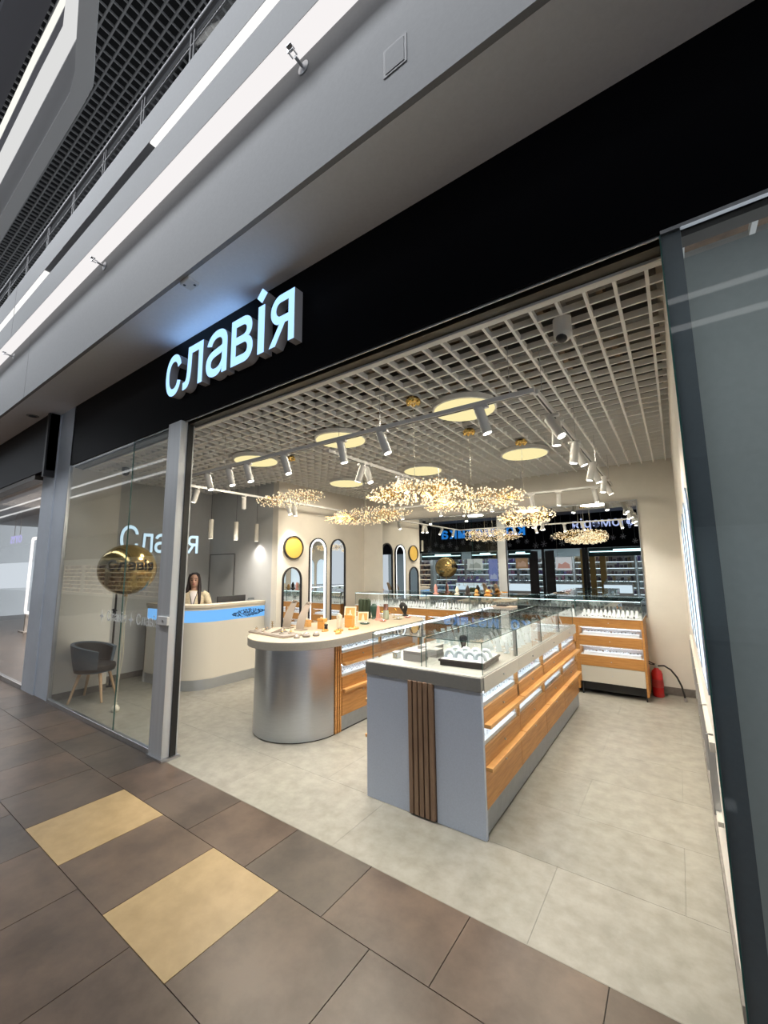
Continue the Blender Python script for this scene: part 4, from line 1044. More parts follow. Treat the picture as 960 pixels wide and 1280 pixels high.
bal_m = mat('gold_foil', (.42, .30, .12), .14, .82)
t = thing('foil_balloon', (-5.75, 2.45, 0), 'round gold foil balloon with dark lettering, tied to a floor weight behind the glass', 'balloon')
BC = Vector((-5.75, 2.45, 1.735))
MB().ball(BC, .33, .33, .32, 40, 26).build('balloon_skin', bal_m, t)
MB().cyl(BC-Vector((0, 0, .34)), BC-Vector((0, 0, .305)), .022, .012, n=10).build('neck', gold_m, t)
q = random.Random(5)
m = MB()
for k_ in range(4):
    m.tube([(BC.x+.008*k_-.01, BC.y+.006*k_, 1.40), (BC.x+q.uniform(-.02, .02), BC.y+q.uniform(-.02, .02), 1.05), (BC.x+q.uniform(-.025, .02), BC.y+q.uniform(-.02, .02), .7), (BC.x-.03+q.uniform(-.01, .01), BC.y, .35), (BC.x-.05, BC.y, .08)], .005, 5)
m.build('ribbon', mat('cream_ribbon', (.78, .74, .62), .4), t)
MB().lathe([(.03, 0), (.042, .012), (.045, .04), (.03, .07), (.008, .085), (.02, .10)], (BC.x-.05, BC.y, 0), 16).build('weight', MATS['cream_ribbon'], t)
ltr = mat('black_print', (.006, .006, .008), .8, spec=.05)
def Tb_(a, o, u):   # wrap on the sphere, facing the camera
    d0 = Vector((-BC.x, -BC.y, 0)).normalized(); an = math.atan2(d0.y, d0.x)+a/.33; el = (u-1.735)/.33
    r_ = .337+o
    return BC+Vector((r_*math.cos(el)*math.cos(an), r_*math.cos(el)*math.sin(an), r_*math.sin(el)*.97))
text('Славія', -.235, 1.725, .12, .003, Tb_, ltr, ltr, t, .022, .7)

# ================================================================== ON THE OVAL COUNTER
Z = .988
amber = mat('amber_acrylic', (.72, .34, .08), .3, coat=.3); honey = mat('honey_suede', (.68, .38, .13), .7); cream = mat('cream_card', (.76, .70, .56), .6)
dgreen = mat('dark_green_velvet', (.035, .055, .03), .7); bgreen = mat('bottle_green', (.03, .075, .06), .4); pinkm = mat('pink_suede', (.66, .32, .27), .7)
sage = mat('sage_glaze', (.42, .48, .38), .4); stoneg = mat('grey_suede', (.24, .21, .19), .8); blk = mat('black_velvet', (.008, .008, .009), .45)
t = thing('display_tray', (-3.75, 3.2, Z), 'flat taupe suede tray at the rounded end of the oval counter', 'tray')
TRY = lambda v: (-3.80+v[0]*math.cos(-.12)-v[1]*math.sin(-.12), 3.20+v[0]*math.sin(-.12)+v[1]*math.cos(-.12), v[2])
B(-.34, .36, -.12, .14, Z, Z+.018).tf(TRY).build('base', taupe_m, t, bevel=.003)
for i in range(2): B(-.33+.35*i, .01+.34*i, -.11, .13, Z+.018, Z+.024).tf(TRY).build('pad', stoneg, t, bevel=.002)
def bust(x, y, lb, h_=.29, rz=0):
    t = thing('necklace_stand', (x, y, Z), lb, 'necklace stand'); p = []
    m = MB(); n = 9; vs = []; fs = []
    for i in range(n):
        f_ = i/(n-1); z = Z+.01+h_*f_; b_ = .15*(f_**1.8); w_ = .062+.012*math.sin(math.pi*f_)-.02*f_
        for (dw, db) in ((-w_, 0), (w_, 0), (w_*.85, .016), (-w_*.85, .016)): vs.append((dw, b_+db, z))
    for i in range(n-1):
        for k_ in range(4): fs.append((i*4+k_, i*4+(k_+1) % 4, i*4+4+(k_+1) % 4, i*4+4+k_))
    fs += [(3, 2, 1, 0), tuple((n-1)*4+k_ for k_ in range(4))]
    Tq = lambda v: (x+v[0]*math.cos(rz)-v[1]*math.sin(rz), y+v[0]*math.sin(rz)+v[1]*math.cos(rz), v[2])
    m.add(vs, fs).tf(Tq).build('curved_neck', taupe_m, t)
    MB().box(-.065, .065, -.03, .07, Z+.0, Z+.012).tf(Tq).build('base', taupe_m, t, bevel=.003)
    MB().ball((0, .15, Z+h_+.008), .032, .026, .018, 14, 8).tf(Tq).build('collar_knob', taupe_m, t)
    return t
bust(-4.04, 3.60, 'curved taupe necklace stand, the left of the two at the rounded end', .31, R(6))
bust(-3.76, 3.56, 'curved taupe necklace stand, the right of the two at the rounded end', .30, R(2))
# little stands on and by the tray
def ring_stand(x, y, z0, lb, m_, h_=.03, r_=.03):
    t = thing('ring_stand', (x, y, z0), lb, 'ring stand', 'small ring stands on the oval counter')
    MB().lathe([(r_, 0), (r_, .008), (r_*.5, .014)], (x, y, z0), 16).build('foot', m_, t)
    MB().lathe([(r_*.35, .012), (r_*.5, h_*.6), (r_*.12, h_)], (x, y, z0), 12).build('cone', m_, t)
    MB().lathe([(r_*.45, h_*.50), (r_*.55, h_*.57), (r_*.45, h_*.64)], (x, y, z0), 12).build('ring', gold_m, t)
for i, (x, y, m_) in enumerate(((-4.08, 3.18, taupe_m), (-4.0, 3.27, stoneg), (-3.92, 3.16, taupe_m), (-3.62, 3.16, stoneg), (-3.54, 3.22, taupe_m), (-3.70, 3.27, stoneg))):
    ring_stand(x, y, Z+.024, 'small taupe ring stand on the suede tray, %s from the left' % ordn[i], m_, .045)
t = thing('necklace_pad', (-3.82, 3.22, Z+.024), 'slanted taupe necklace pad in the middle of the suede tray', 'jewelry pad')
MB().add([(-3.90, 3.13, Z+.0245), (-3.76, 3.11, Z+.0245), (-3.74, 3.27, Z+.0245), (-3.88, 3.29, Z+.0245), (-3.74, 3.27, Z+.066), (-3.88, 3.29, Z+.066)], [(0, 3, 2, 1), (0, 1, 4, 5), (1, 2, 4), (0, 5, 3), (2, 3, 5, 4)]).build('pad', taupe_m, t)
for i, (x, y, s_) in enumerate(((-3.33, 3.25, .04), (-3.29, 3.36, .036), (-3.36, 3.14, .03))):
    t = thing('ring_block', (x, y, Z), 'rounded grey suede ring block by the tray, %s' % ['the middle one', 'the one farthest back', 'the one nearest the edge'][i], 'ring block')
    MB().lathe([(s_, 0), (s_*1.1, s_*.5), (s_*.7, s_*1.1), (s_*.2, s_*1.3)], (x, y, Z), 16).build('block', stoneg, t)
    MB().lathe([(s_*.55, s_*1.05), (s_*.62, s_*1.15), (s_*.55, s_*1.22)], (x, y, Z), 12).build('ring', grayjew, t)
t = thing('scent_bottle', (-4.09, 3.42, Z), 'thin little brass tree stand left of the curved necklace stands', 'jewelry tree')
MB().lathe([(.022, 0), (.022, .006), (.004, .01), (.004, .10)], (-4.09, 3.42, Z), 12).build('stem', gold_m, t)
for z in (.04, .065, .09): MB().tube([(-4.115, 3.42, Z+z+.012), (-4.09, 3.42, Z+z), (-4.065, 3.42, Z+z+.012)], .003, 5).build('arm', gold_m, t)
t.name = 'jewelry_tree'
boxes = [(-3.92, 3.84, .09, .06, .085, honey, 'low honey coloured jewelry box behind the left curved stand'), (-3.62, 3.80, .10, .07, .125, amber, 'amber jewelry box right of the curved stands'),
         (-3.50, 3.98, .05, .05, .155, cream, 'narrow cream box standing between two amber boxes'), (-3.40, 4.06, .12, .06, .15, amber, 'larger amber box carrying two little cushions'),
         (-3.50, 3.74, .03, .03, .07, fblack_m, 'tiny dark stand in front of the amber boxes')]
for i, (x, y, a, b_, h_, m_, lb) in enumerate(boxes):
    t = thing('jewelry_box', (x, y, Z), lb, 'jewelry box')
    MB().box(x-a/2, x+a/2, y-b_/2, y+b_/2, Z, Z+h_*.7).build('base', m_, t, bevel=.004)
    MB().box(x-a/2-.002, x+a/2+.002, y-b_/2-.002, y+b_/2+.002, Z+h_*.72, Z+h_).build('lid', m_, t, bevel=.004)
    MB().ball((x-a*.2, y, Z+h_+.008), .012, .012, .010, 10, 6).ball((x+a*.2, y, Z+h_+.008), .012, .012, .010, 10, 6).build('cushion', cream, t)
for i, (x, y, a, lb) in enumerate(((-3.30, 3.74, .14, 'flat amber bracelet pad near the counter edge'), (-3.27, 3.98, .17, 'long amber pad in front of the cream frames'), (-3.18, 3.60, .09, 'short honey pad nearest the rounded end'), (-3.44, 3.66, .10, 'small honey pad with a brass ring'))):
    t = thing('bracelet_pad', (x, y, Z), lb, 'jewelry pad')
    MB().lathe([(a*.5, 0), (a*.52, .012), (a*.45, .022)], (0, 0, 0), 20).tf(lambda v: (x+v.x*.55, y+v.y, Z+v.z)).build('pad', honey if i > 1 else amber, t)
    MB().tube([(x+.02*math.cos(k_*.7), y+.03*math.sin(k_*.7), Z+.025) for k_ in range(10)], .003, 5).build('bracelet', gold_m, t)
def card_frame(x, y, w_, h_, lb, rz=R(28)):
    t = thing('earring_display', (x, y, Z), lb, 'earring frame')
    Tq = lambda v: (x+v[0]*math.cos(rz)-(v[1]+(v[2]-Z)*.28)*math.sin(rz), y+v[0]*math.sin(rz)+(v[1]+(v[2]-Z)*.28)*math.cos(rz), v[2])
    ring_prism([(-w_/2, Z+.004), (w_/2, Z+.004), (w_/2, Z+h_), (-w_/2, Z+h_)], [(-w_/2+.015, Z+.019), (w_/2-.015, Z+.019), (w_/2-.015, Z+h_-.015), (-w_/2+.015, Z+h_-.015)], lambda v: Tq(Vector(v)), 0, .014).build('frame', cream, t, smooth=False)
    B(-w_/2+.012, w_/2-.012, .003, .009, Z+.015, Z+h_-.012).tf(Tq).build('card', honey, t, smooth=False)
    B(-w_/2, w_/2, -.04, .05, Z, Z+.006).tf(Tq).build('foot', cream, t, smooth=False)
    m = MB()
    vs = [(-w_*.16, -.004, Z+.02), (w_*.16, -.004, Z+.02), (w_*.04, -.004, Z+h_*.8), (-w_*.04, -.004, Z+h_*.8)]
    m.add(vs+[(a, b_+.006, c) for a, b_, c in vs], [(0, 1, 2, 3), (7, 6, 5, 4), (0, 4, 5, 1), (1, 5, 6, 2), (2, 6, 7, 3), (3, 7, 4, 0)]).tf(Tq).build('neck_insert', cream, t, smooth=False)
card_frame(-3.62, 4.32, .16, .22, 'larger cream earring frame leaning on the oval counter')
card_frame(-3.60, 4.58, .15, .13, 'smaller cream earring frame right of the larger one')
t = thing('ribbed_stand', (-3.84, 4.93, Z), 'tall dark green ribbed double stand on the oval counter', 'jewelry stand')
for dx in (-.055, .0, .055): MB().lathe([(.034, 0), (.036, .01), (.036, .245), (.03, .27), (.012, .282)], (-3.84+dx, 4.93+dx*.4, Z), 14).build('rib', dgreen, t)
t = thing('necklace_bust', (-3.68, 4.95, Z), 'bottle green glass necklace bust between the ribbed stand and the pink cone', 'necklace bust')
MB().lathe([(.035, 0), (.045, .01), (.03, .03), (.045, .09), (.062, .15), (.055, .18), (.03, .20), (.02, .215)], (-3.68, 4.95, Z), 22).build('torso', bgreen, t)
MB().lathe([(.02, .212), (.014, .23), (.03, .25), (.034, .30)], (-3.68, 4.95, Z), 18).build('glass_neck', G_CASE, t)
t = thing('ring_cone', (-3.54, 4.86, Z), 'pink suede ring cone on the oval counter', 'ring cone')
MB().lathe([(.05, 0), (.05, .012), (.035, .02), (.016, .19), (.006, .2)], (-3.54, 4.86, Z), 20).build('cone', pinkm, t)
t = thing('ceramic_vase', (-3.49, 4.98, Z), 'pale sage vase with a rose coloured rim on the oval counter', 'vase')
MB().lathe([(.034, 0), (.042, .01), (.044, .09), (.036, .13)], (-3.49, 4.98, Z), 20).build('body', sage, t)
MB().lathe([(.035, .13), (.032, .21), (.03, .215)], (-3.49, 4.98, Z), 20).build('rim', mat('rose_metal', (.45, .25, .2), .25, .8), t)
for i, (x, y, r_, m_, lb) in enumerate(((-3.44, 4.42, .07, bgreen, 'low round dark green dish near the counter edge'), (-3.40, 4.78, .05, pinkm, 'small pink dish in front of the pink cone'), (-3.36, 5.10, .07, cream, 'flat cream dish toward the far end of the oval counter'), (-3.33, 5.32, .05, pinkm, 'small pink dish beside the black bust'))):
    t = thing('jewelry_dish', (x, y, Z), lb, 'dish')
    MB().lathe([(r_*.7, 0), (r_, .012), (r_*.96, .018), (r_*.6, .008)], (x, y, Z), 22).build('dish', m_, t)
    MB().tube([(x+r_*.4*math.cos(k_*.7), y+r_*.4*math.sin(k_*.7), Z+.016) for k_ in range(10)], .004, 5).build('bracelet', grayjew, t)
for i, (x, y, h_) in enumerate(((-3.62, 5.20, .09), (-3.52, 5.24, .12), (-3.70, 5.15, .08))):
    t = thing('earring_tree', (x, y, Z), 'small brass earring tree near the black bust, %s' % ['middle one', 'tallest one', 'shortest one'][i], 'earring tree')
    MB().lathe([(.03, 0), (.03, .006), (.004, .01), (.004, h_)], (x, y, Z), 12).build('stem', gold_m, t)
    for k_ in (-1, 1): MB().tube([(x, y, Z+h_), (x+.02*k_, y, Z+h_+.005), (x+.045*k_, y, Z+h_-.02)], .003, 5).build('arm', gold_m, t)
t = thing('necklace_bust', (-3.46, 5.50, Z), 'black velvet necklace bust at the far end of the oval counter', 'necklace bust')
MB().lathe([(.045, 0), (.05, .012), (.022, .03), (.03, .06), (.062, .12), (.066, .155), (.04, .19), (.022, .205)], (0, 0, 0), 22).tf(lambda v: (-3.46+v.x*1.1-v.z*.25, 5.46+v.y*.6, Z+v.z)).build('torso', blk, t)
MB().ball((-3.475, 5.42, Z+.13), .012, .006, .018, 10, 8).build('pendant', grayjew, t)

# ================================================================== INSIDE THE ISLAND CASES
ZC = .99
t = thing('bangle_tray', (-1.36, 3.06, ZC), 'dark brown tray of white bangle rolls at the front of the right glass case', 'tray')
brn = mat('dark_brown_tray', (.035, .025, .022), .45)
TT = lambda v: (-1.36+v[0]*math.cos(R(4))-v[1]*math.sin(R(4)), 3.05+v[0]*math.sin(R(4))+v[1]*math.cos(R(4)), v[2])
B(-.17, .17, -.17, .20, ZC, ZC+.03).tf(TT).build('base', brn, t, bevel=.002)
B(-.18, .18, -.18, .21, ZC+.03, ZC+.045).tf(TT).build('rim', brn, t, bevel=.002)
B(-.165, .165, -.165, .195, ZC+.045, ZC+.047).tf(TT).build('lining', tray_m, t, smooth=False)
icew = mat('ice_white', (.78, .87, .91), .35)
for i in range(8):
    cx_, cy_ = -.12+.08*(i % 4), -.09+.13*(i//4)
    m = MB().tube([(cx_+.036*math.cos(a), cy_, ZC+.048+.05*math.sin(a)) for a in [math.pi*k_/8 for k_ in range(9)]], .015, 8).tf(TT)
    m.build('bangle_roll', icew, t)
t = thing('necklace_bust', (-1.52, 3.30, ZC), 'small dark steel bust standing behind the bangle tray in the glass case', 'necklace bust')
MB().lathe([(.02, 0), (.024, .008), (.012, .02), (.02, .08), (.034, .13), (.03, .15), (.012, .16)], (-1.52, 3.30, ZC), 18).build('torso', mat('dark_steel', (.09, .08, .08), .25, .8), t)
for i, (x, y, a, b_, h_, lb) in enumerate(((-1.76, 2.92, .16, .12, .075, 'pale taupe box at the front of the left glass case'), (-1.93, 2.90, .05, .05, .05, 'small square white box with a round emblem in the left glass case'), (-1.72, 3.13, .14, .12, .06, 'second taupe box behind the first in the left glass case'), (-1.90, 3.42, .16, .2, .03, 'low wooden pad in the left glass case'))):
    t = thing('gift_box', (x, y, ZC), lb, 'box')
    mm = mat('taupe_box', (.40, .365, .34), .6) if i != 1 else tray_m
    B(x-a/2, x+a/2, y-b_/2, y+b_/2, ZC, ZC+h_*.75).build('base', mm, t, bevel=.002)
    B(x-a/2-.001, x+a/2+.001, y-b_/2-.001, y+b_/2+.001, ZC+h_*.77, ZC+h_).build('lid', mm, t, bevel=.002)
    if i == 1: ring_prism([(x+.018*math.cos(k_*.4), ZC+.025+.018*math.sin(k_*.4)) for k_ in range(16)], [(x+.014*math.cos(k_*.4), ZC+.025+.014*math.sin(k_*.4)) for k_ in range(16)], lambda v: (v[0], y-b_/2-.003+v[1], v[2]), 0, .002).build('emblem', gold_m, t, smooth=False)
# curved necklace stands: one prototype with parts, copied
q = random.Random(21)
ps = thing('necklace_display', (0, 0, 0), 'upright pale necklace display with a fine chain inside the island glass cases', 'necklace display', 'pale necklace displays in the island cases')
n = 7; vs = []; fs = []
for i in range(n):
    f_ = i/(n-1)
    for dx in (-1, 1):
        w_ = .034*(1-.35*f_); vs.append((dx*w_, .04*f_**1.5, .115*f_+.004)); vs.append((dx*w_, .04*f_**1.5+.004, .115*f_+.004))
for i in range(n-1):
    a = i*4; fs += [(a, a+2, a+6, a+4), (a+1, a+5, a+7, a+3), (a, a+4, a+5, a+1), (a+2, a+3, a+7, a+6)]
fs += [(0, 1, 3, 2), (n*4-4, n*4-2, n*4-1, n*4-3)]
MB().add(vs, fs).build('curved_card', icew, ps)
MB().box(-.034, .034, -.012, .03, 0, .004).build('foot', icew, ps, smooth=False)
MB().tube([(.022*math.cos(a), .02, .085-.05*math.sin(a)) for a in [math.pi*k_/8 for k_ in range(9)]], .0028, 4).build('chain', grayjew, ps)
k_ = 0
for (xa, xb_, ya, yb_) in ((-2.0, -1.68, 3.62, 5.66), (-1.50, -1.20, 3.52, 5.66)):
    ny = 15
    for j in range(ny):
        for i in range(4):
            x = xa+(xb_-xa)*(i+.5)/4+q.uniform(-.008, .008); y = ya+(yb_-ya)*(j+.5)/ny+q.uniform(-.02, .02)
            rz = q.choice((0, R(90), R(90), R(60)))+q.uniform(-.15, .15)
            lb = 'pale upright necklace display, %s glass case, %s row from the front, %s' % ('left' if xa < -1.6 else 'right', ORD[j], ('leftmost', 'second', 'third', 'rightmost')[i])
            if k_ == 0: ps.location = (x, y, ZC); ps.rotation_euler = (0, 0, rz); ps['label'] = lb
            else: dup(ps, (x, y, ZC), rz, lb)
            k_ += 1
for i, (x, y, lb) in enumerate(((-1.86, 5.30, 'pale wooden tray with a dark insert lying on top of the left glass case'),)):
    t = thing('wooden_tray', (x, y, 1.2035), lb, 'tray')
    B(x-.14, x+.14, y-.10, y+.10, 1.2037, 1.222).build('base', mat('pale_wood', (.62, .50, .42), .5), t, bevel=.002)
    B(x-.08, x+.05, y-.06, y+.06, 1.222, 1.238).build('insert', fblack_m, t, bevel=.002)

# things standing along the back counter tops
back = [(-3.60, .05, .17, pinkm, 'cone'), (-3.18, .05, .14, cream, 'cone'), (-2.98, .06, .15, brn, 'cone'), (-2.82, .05, .10, honey, 'cone'), (-2.62, .07, .10, amber, 'cone')]
for i, (x, r_, h_, m_, kk) in enumerate(back):
    t = thing('jewelry_stand', (x, 6.72, 1.2535), '%s little jewelry stand on top of the back glass cases' % ['pink', 'cream', 'dark brown', 'honey coloured', 'amber'][i], 'jewelry stand')
    MB().lathe([(r_, 0), (r_, .01), (r_*.5, .02), (r_*.65, h_*.6), (r_*.2, h_)], (x, 6.72, 1.2538), 16).build('stand', m_, t)

# ================================================================== NEIGHBOUR SHOP, LEFT
ns = thing('glass_screen', (-10, Y0, 0), 'glass front of the neighbouring shop at the far left edge', 'glass screen')
for i in range(5): B(-20+i*2.4, -17.605+i*2.4, Y0, Y0+.01, .06, 3.2).build('pane', G_FRONT, ns, smooth=False)
B(-20, -8.05, Y0-.02, Y0+.03, 0, .06).build('floor_channel', alu_m, ns)
struct('floor', B(-22, -8.05, Y0+.03, 9, -.05, .0), mat('neighbour_floor', (.16, .13, .11), .3))
struct('wall_neighbour_side', B(-8.05, -7.95, Y0+.5, 9, 0, 4.1), wgrey_m)
struct('wall_neighbour_back', B(-22, -8.05, 8.9, 9, 0, 4.1), mat('pink_beige_wall', (.42, .27, .21), .7))
struct('ceiling_neighbour', B(-22, -8.05, Y0+.03, 9, 3.6, 3.7), wgrey_m)
area('neighbour_light', (-12, 5, 3.55), (0, 0, 0), 6, 4, 420, (1, .84, .74))
t = thing('neon_tube', (-15.9, 4.0, 1.6), 'tall narrow rounded white light frame in the neighbouring shop', 'light frame')
def rrect(c, hw, z0, z1, r_, n=6):
    p = []
    for (cx_, cz_, a0) in ((c+hw-r_, z0+r_, -90), (c+hw-r_, z1-r_, 0), (c-hw+r_, z1-r_, 90), (c-hw+r_, z0+r_, 180)):
        for i in range(n+1): a = R(a0+90*i/n); p.append((cx_+r_*math.cos(a), cz_+r_*math.sin(a)))
    return p
ring_prism(rrect(-15.55, .30, .5, 2.75, .12), rrect(-15.55, .22, .58, 2.67, .06), lambda v: (v[0], 4.0+v[1], v[2]), 0, .05).build('light_tube', emis('pink_white_tube', (1, .9, .88), 2.2), t, smooth=False)
MB().box(-15.6, -15.5, 3.97, 4.08, 0, .5).box(-15.8, -15.3, 3.9, 4.15, 0, .03).build('stand', white_m, t, smooth=False)
t = thing('shop_sign', (-17, 4.1, 2.8), 'small violet lit lettering seen reversed through the neighbouring shop glass', 'sign')
vio = emis('violet_letters', (.62, .58, 1), 1.4)
MB().cyl((-17.2, 4.04, 2.9), (-17.2, 4.04, 3.6), .008, n=6).build('hanger', white_m, t)
MB().cyl((-17.8, 4.04, 2.9), (-17.8, 4.04, 3.6), .008, n=6).build('hanger', white_m, t)
text('OYYS', 0, 2.66, .24, .02, lambda a, o, u: Vector((-17.0-a*1.2, 4.05-o, u)), vio, vio, t, .01)
pal = [mat('goods_%d' % i, c, .5) for i, c in enumerate([(.5, .42, .42), (.25, .2, .25), (.62, .6, .62), (.3, .25, .33), (.5, .3, .22), (.14, .12, .14)])]
shglow = emis('shelf_glow_cool', (.75, .93, 1), 3.5); shglow_wm = emis('shelf_glow_warm', (1, .82, .6), 3)
def shelves(x0, x1, y, z0, z1, nz, lb, q, depth=.35, pal_=None, face=1, cat='shelf unit', nb=None, back_m=None):
    pal_ = pal_ or pal
    t = thing('shelf_unit', ((x0+x1)/2, y, 0), lb, cat)
    B(x0, x1, y+face*depth-.01, y+face*depth+.01, z0, z1).build('back_board', back_m or white_m, t, smooth=False)
    for x in (x0, x1): B(x-.01, x+.01, min(y, y+face*depth), max(y, y+face*depth), z0, z1).build('side', back_m or white_m, t, smooth=False)
    bins = [MB() for _ in pal_]
    for j in range(nz):
        z = z0+(z1-z0)*j/nz
        B(x0, x1, min(y, y+face*depth), max(y, y+face*depth), z, z+.02).build('shelf_board', back_m or white_m, t, smooth=False)
        if face < 0: B(x0+.02, x1-.02, y-.03, y-.015, z-.012, z-.002).build('added_shelf_glow', shglow if x0 > -12.4 else shglow_wm, t, smooth=False)  # glow strips added to brighten the goods across the mall
        x = x0+.03
        while x < x1-.12:
            w_ = q.uniform(.05, .13); h_ = (z1-z0)/nz*q.uniform(.35, .8); yy = y+face*q.uniform(.04, .1)
            bins[q.randrange(len(pal_))].box(x, x+w_, min(yy, yy+face*.15), max(yy, yy+face*.15), z+.021, z+.021+h_); x += w_+q.uniform(.004, .05)
    for m, p in zip(bins, pal_):
        if m.v: m.build('goods', p, t, smooth=False, kind='stuff')
    return t
q = random.Random(9)
shelves(-19.5, -16, 8.2, .0, 2.2, 5, 'shelf unit of shoes along the back of the neighbouring shop', q)
shelves(-15.6, -12.4, 8.2, .0, 2.2, 5, 'second shelf unit of goods in the neighbouring shop', q)
for i, (x, y) in enumerate(((-9.0, 2.75), (-9.35, 3.15), (-10.6, 3.6))):
    t = thing('display_plinth', (x, y, 0), 'low white display plinth behind the neighbouring glass, %s' % ['nearest the pale column', 'just behind the nearest one', 'farther into the shop'][i], 'plinth')
    B(x-.35, x+.35, y-.2, y+.2, 0, .16+.1*i).build('block', white_m, t, bevel=.01)
    B(x-.3, x-.05, y-.12, y+.1, .16+.1*i, .26+.1*i).build('upper_block', white_m, t, bevel=.01)

# ================================================================== THE OPPOSITE SIDE OF THE MALL (seen in the mirror and the glass)
YO = -8.0
struct('wall_opposite_fascia', B(-60, 6.5, YO-.1, YO, 2.62, 4.3), black_m)
struct('ceiling_opposite_soffit', B(-60, 6.5, YO, -1.8, 4.3, 4.5), bulk_m)
struct('wall_opposite_bulkhead', B(-60, 6.5, -1.84, -1.8, 4.3, 5.9), bulk_m)
for z, lb in ((4.6, 'lower'), (4.98, 'upper')):
    tag(B(-60, 6.5, -1.80, -1.785, z, z+.07).build('light_line', emis('line_%s' % lb, (1, 1, 1), 1.6), smooth=False), '%s long white light line on the opposite gallery edge, reflected in the glass' % lb, 'light strip')
struct('wall_opposite_back', B(-60, 6.5, -11.3, -11.2, 0, 4.3), mat('opp_wall', (.50, .56, .58), .6))
struct('ceiling_opposite', B(-60, 6.5, -11.2, YO-.1, 2.95, 3.05), mat('opp_ceiling', (.10, .11, .12), .7))
struct('floor_opposite', B(-60, 6.5, -11.2, -8.2, -.05, .004), mat('opp_floor', (.3, .3, .3), .4))
for i in range(17):
    x = -48+i*3.1
    tag(B(x, x+2.0, -9.6, -9.3, 2.93, 2.95).build('ceiling_light', emis('panel_cool', (.80, .93, 1), 16) if i > 10 else emis('panel_warm', (1, .86, .66), 16), smooth=False), 'flat white ceiling light in the opposite shops, %s along the row' % ORD[i], 'ceiling light', 'flat ceiling lights of the opposite shops')
bl = emis('blue_letters', (.02, .20, .62), 1.0); wh2 = emis('cool_letters', (.48, .56, .92), .95)
To = lambda a, o, u: Vector((-a, YO+o, u))
t = thing('shop_sign', (-9, YO, 3.8), 'large blue lit lettering on the black fascia across the mall, seen in the mirror', 'sign')
text('косметика', 6.35, 3.42, .60, .06, To, bl, bl, t, .02, 1.1)
t = thing('shop_sign', (-3, YO, 3.8), 'pale violet lit lettering on the black fascia across the mall, seen in the mirror', 'sign')
text('парфюмерія', .35, 3.60, .42, .05, To, wh2, wh2, t, .01, 1.1)
q = random.Random(31)
snow = mat('silver_snowflake', (.35, .36, .38), .4, .3)
for i in range(26):
    x = -1.0-i*.44+q.uniform(-.03, .03); z = 2.95+q.uniform(-.14, .22); r_ = q.uniform(.12, .19); y = YO+.14
    t = thing('snowflake', (x, y, z), 'grey hanging snowflake across the mall, %s from the right in the mirror' % ORD[i], 'decoration', 'hanging snowflakes across the mall')
    m = MB()
    for k_ in range(6):
        a = k_*math.pi/3+.2; m.cyl((x, y, z), (x+r_*math.cos(a), y, z+r_*math.sin(a)), .018, .006, n=5)
        for s_ in (-1, 1): m.cyl((x+r_*.6*math.cos(a), y, z+r_*.6*math.sin(a)), (x+r_*.6*math.cos(a)+r_*.3*math.cos(a+s_), y, z+r_*.6*math.sin(a)+r_*.3*math.sin(a+s_)), .012, .004, n=4)
    m.build('flake', snow, t, smooth=False)
    MB().cyl((x, y, z), (x, y, 4.3), .003, n=4).build('string', snow, t, smooth=False)
teal = mat('teal_sign_board', (.01, .045, .05), .4)
cyan = emis('cyan_strip', (.62, .95, 1), 2.4)
for i, (x0, x1) in enumerate(((-3.4, -.4), (-9.4, -7.9), (-12.6, -10.0), (-7.3, -6.1))):
    t = thing('shop_sign_board', (x0, YO+.03, 2.4), 'dark teal sign board with cyan strip across the mall, %s' % ['beside the dark product racks', 'over the white poster', 'at the far end', 'over the portrait poster'][i], 'sign board')
    B(x0, x1, YO+.002, YO+.05, 2.2, 2.6).build('board', teal, t, smooth=False)
    B(x0+.05, x1-.05, YO+.05, YO+.06, 2.40, 2.44).build('strip', cyan, t, smooth=False)
    B(x0+(x1-x0)*.35, x0+(x1-x0)*.75, YO+.05, YO+.065, 2.42, 2.52).build('lit_block', cyan, t, smooth=False)
for i, (x, w_, z0, z1, c, c2, lb) in enumerate(((-4.55, .75, 1.55, 2.2, (.8, .82, .84), (.75, .42, .36), 'white poster with a rosy skyline band'), (-6.6, .62, 1.65, 2.19, (.36, .22, .12), (.62, .42, .3), 'warm brown portrait poster'), (-9.2, .9, 1.6, 2.2, (.75, .78, .74), (.5, .55, .5), 'pale poster behind the gold balloon reflection'), (-8.15, .5, 1.0, 2.18, (.22, .28, .62), (.55, .62, .85), 'tall blue and white poster'))):
    t = thing('poster', (x, YO+.05, z0), lb+' across the mall', 'poster')
    B(x-w_/2, x+w_/2, YO+.02, YO+.05, z0, z1).build('sheet', mat('poster_sheet_%d' % i, c, .5, emit=.5, ecol=c), t, smooth=False)
    MB().prism([(x-w_*.4, z0+.1), (x+w_*.4, z0+.1), (x+w_*.36, z0+.3), (x+w_*.1, z0+.42), (x-w_*.1, z0+.3), (x-w_*.3, z0+.36)], 0, .004).tf(lambda v: (v.x, YO+.052+v.z, v.y)).build('picture', mat('poster_pic_%d' % i, c2, .5, emit=.4, ecol=c2), t, smooth=False)
goldw = mat('gold_wall', (.50, .33, .10), .5)
for i, x in enumerate((-3.75, -3.35, -2.9)):
    tag(B(x-.12, x+.12, YO-.6, YO-.5, 0, 2.6).build('gold_cladding', goldw, smooth=False), 'gold wall panel across the mall, %s of three in the mirror' % ['left one', 'middle one', 'right one'][i], 'cladding')
for i, x in enumerate((-3.62, -3.48, -5.5, -7.4)):
    tag(B(x-.06, x+.06, YO, YO+.12, 0, 2.62).build('black_post', fblack_m, smooth=False), 'black shopfront post across the mall, %s' % ['left of the middle gold panel', 'right of the middle gold panel', 'right of the portrait poster', 'left of the portrait poster'][i], 'post')
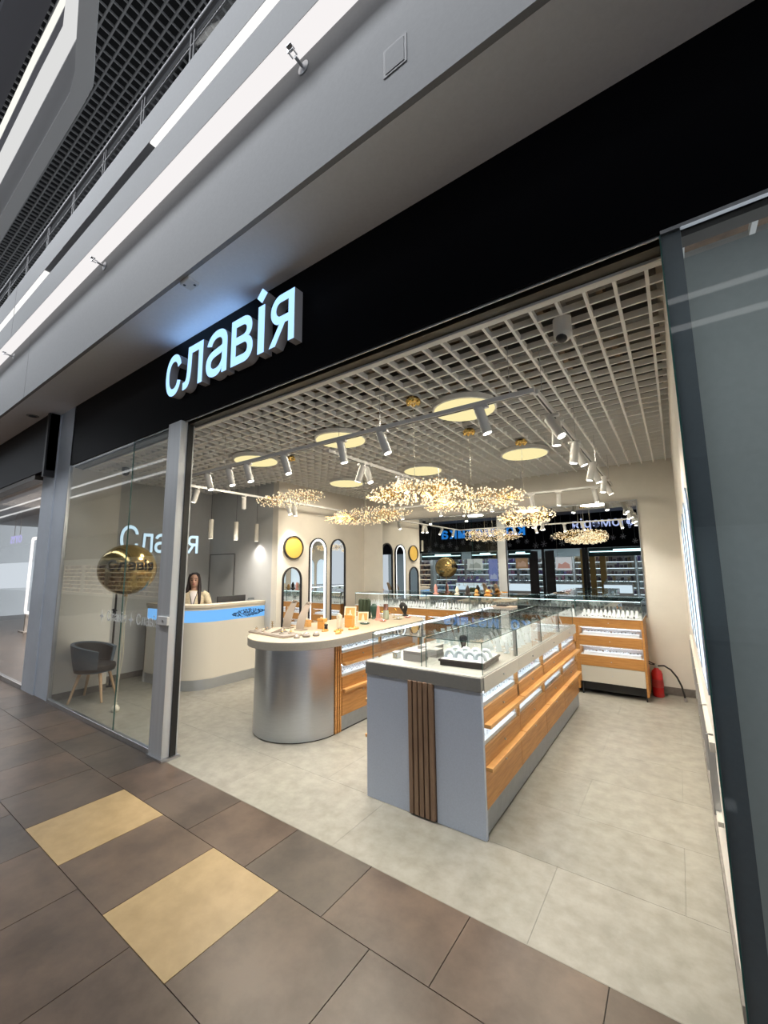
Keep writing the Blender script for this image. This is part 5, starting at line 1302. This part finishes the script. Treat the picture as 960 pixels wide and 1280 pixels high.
for i, x in enumerate((-6.0, -5.2)):
    tag(B(x-.22, x+.22, YO-.02, YO+.02, 0, 2.55).build('black_partition', fblack_m, smooth=False), 'wide black panel %s the white poster across the mall' % ['farther left of', 'just left of'][i], 'panel')
gp = [mat('cos_%d' % i, c, .4) for i, c in enumerate([(.45, .55, .58), (.62, .72, .74), (.25, .32, .4), (.30, .25, .6), (.5, .5, .52), (.1, .12, .15), (.6, .3, .4), (.35, .5, .45)])]
gp2 = [mat('darkg_%d' % i, c, .4) for i, c in enumerate([(.08, .07, .10), (.2, .16, .18), (.4, .32, .2), (.15, .12, .2), (.45, .45, .5)])]
lbls = ['behind the black post', 'with dark packs', 'with dark packs and lights', 'of pale cosmetics', 'of pale cosmetics by the portrait poster', 'of violet cosmetics', 'of pale cosmetics under the blue lettering', 'of pale goods at the far end']
lbls += ['of warm lit goods, %s past the cosmetics shop' % ORD[i] for i in range(7)]
xs = [(-1.5, .3), (-2.8, -1.6), (-4.2, -2.95), (-5.7, -4.35), (-7.1, -5.8), (-8.5, -7.2), (-10.2, -8.6), (-12.2, -10.3)]+[(-16.5-4.4*i, -12.6-4.4*i) for i in range(7)]
for i, (a, b_) in enumerate(xs):
    shelves(a, b_, -9.0+(.2 if i < 3 else 0), .1, 2.25, 7, 'open shelf unit across the mall %s' % lbls[i], q, .35, gp2 if i in (1, 2) else (gp if i < 8 else pal), -1)
for i, (x, w_) in enumerate(((-2.3, 1.2), (-4.6, 1.6), (-7.0, 1.8), (-9.6, 1.8))):
    t = thing('counter', (x, -8.4, 0), 'low glass fronted cosmetics counter across the mall, %s from the right in the mirror' % ordn[i], 'counter')
    B(x-w_/2, x+w_/2, -8.42, -8.15, 0, .9).build('body', white_m, t, smooth=False)
    m = MB()
    for k_ in range(int(w_*14)):
        xx = x-w_/2+.04+k_*.07; m.box(xx, xx+.04, -8.35, -8.28, .905, .905+q.uniform(.06, .25))
    m.build('goods', gp[i], t, smooth=False, kind='stuff')
    B(x-w_/2+.03, x+w_/2-.03, -8.149, -8.14, .5, .86).build('lit_front', emis('counter_glow', (.75, .9, 1), .9), t, smooth=False)
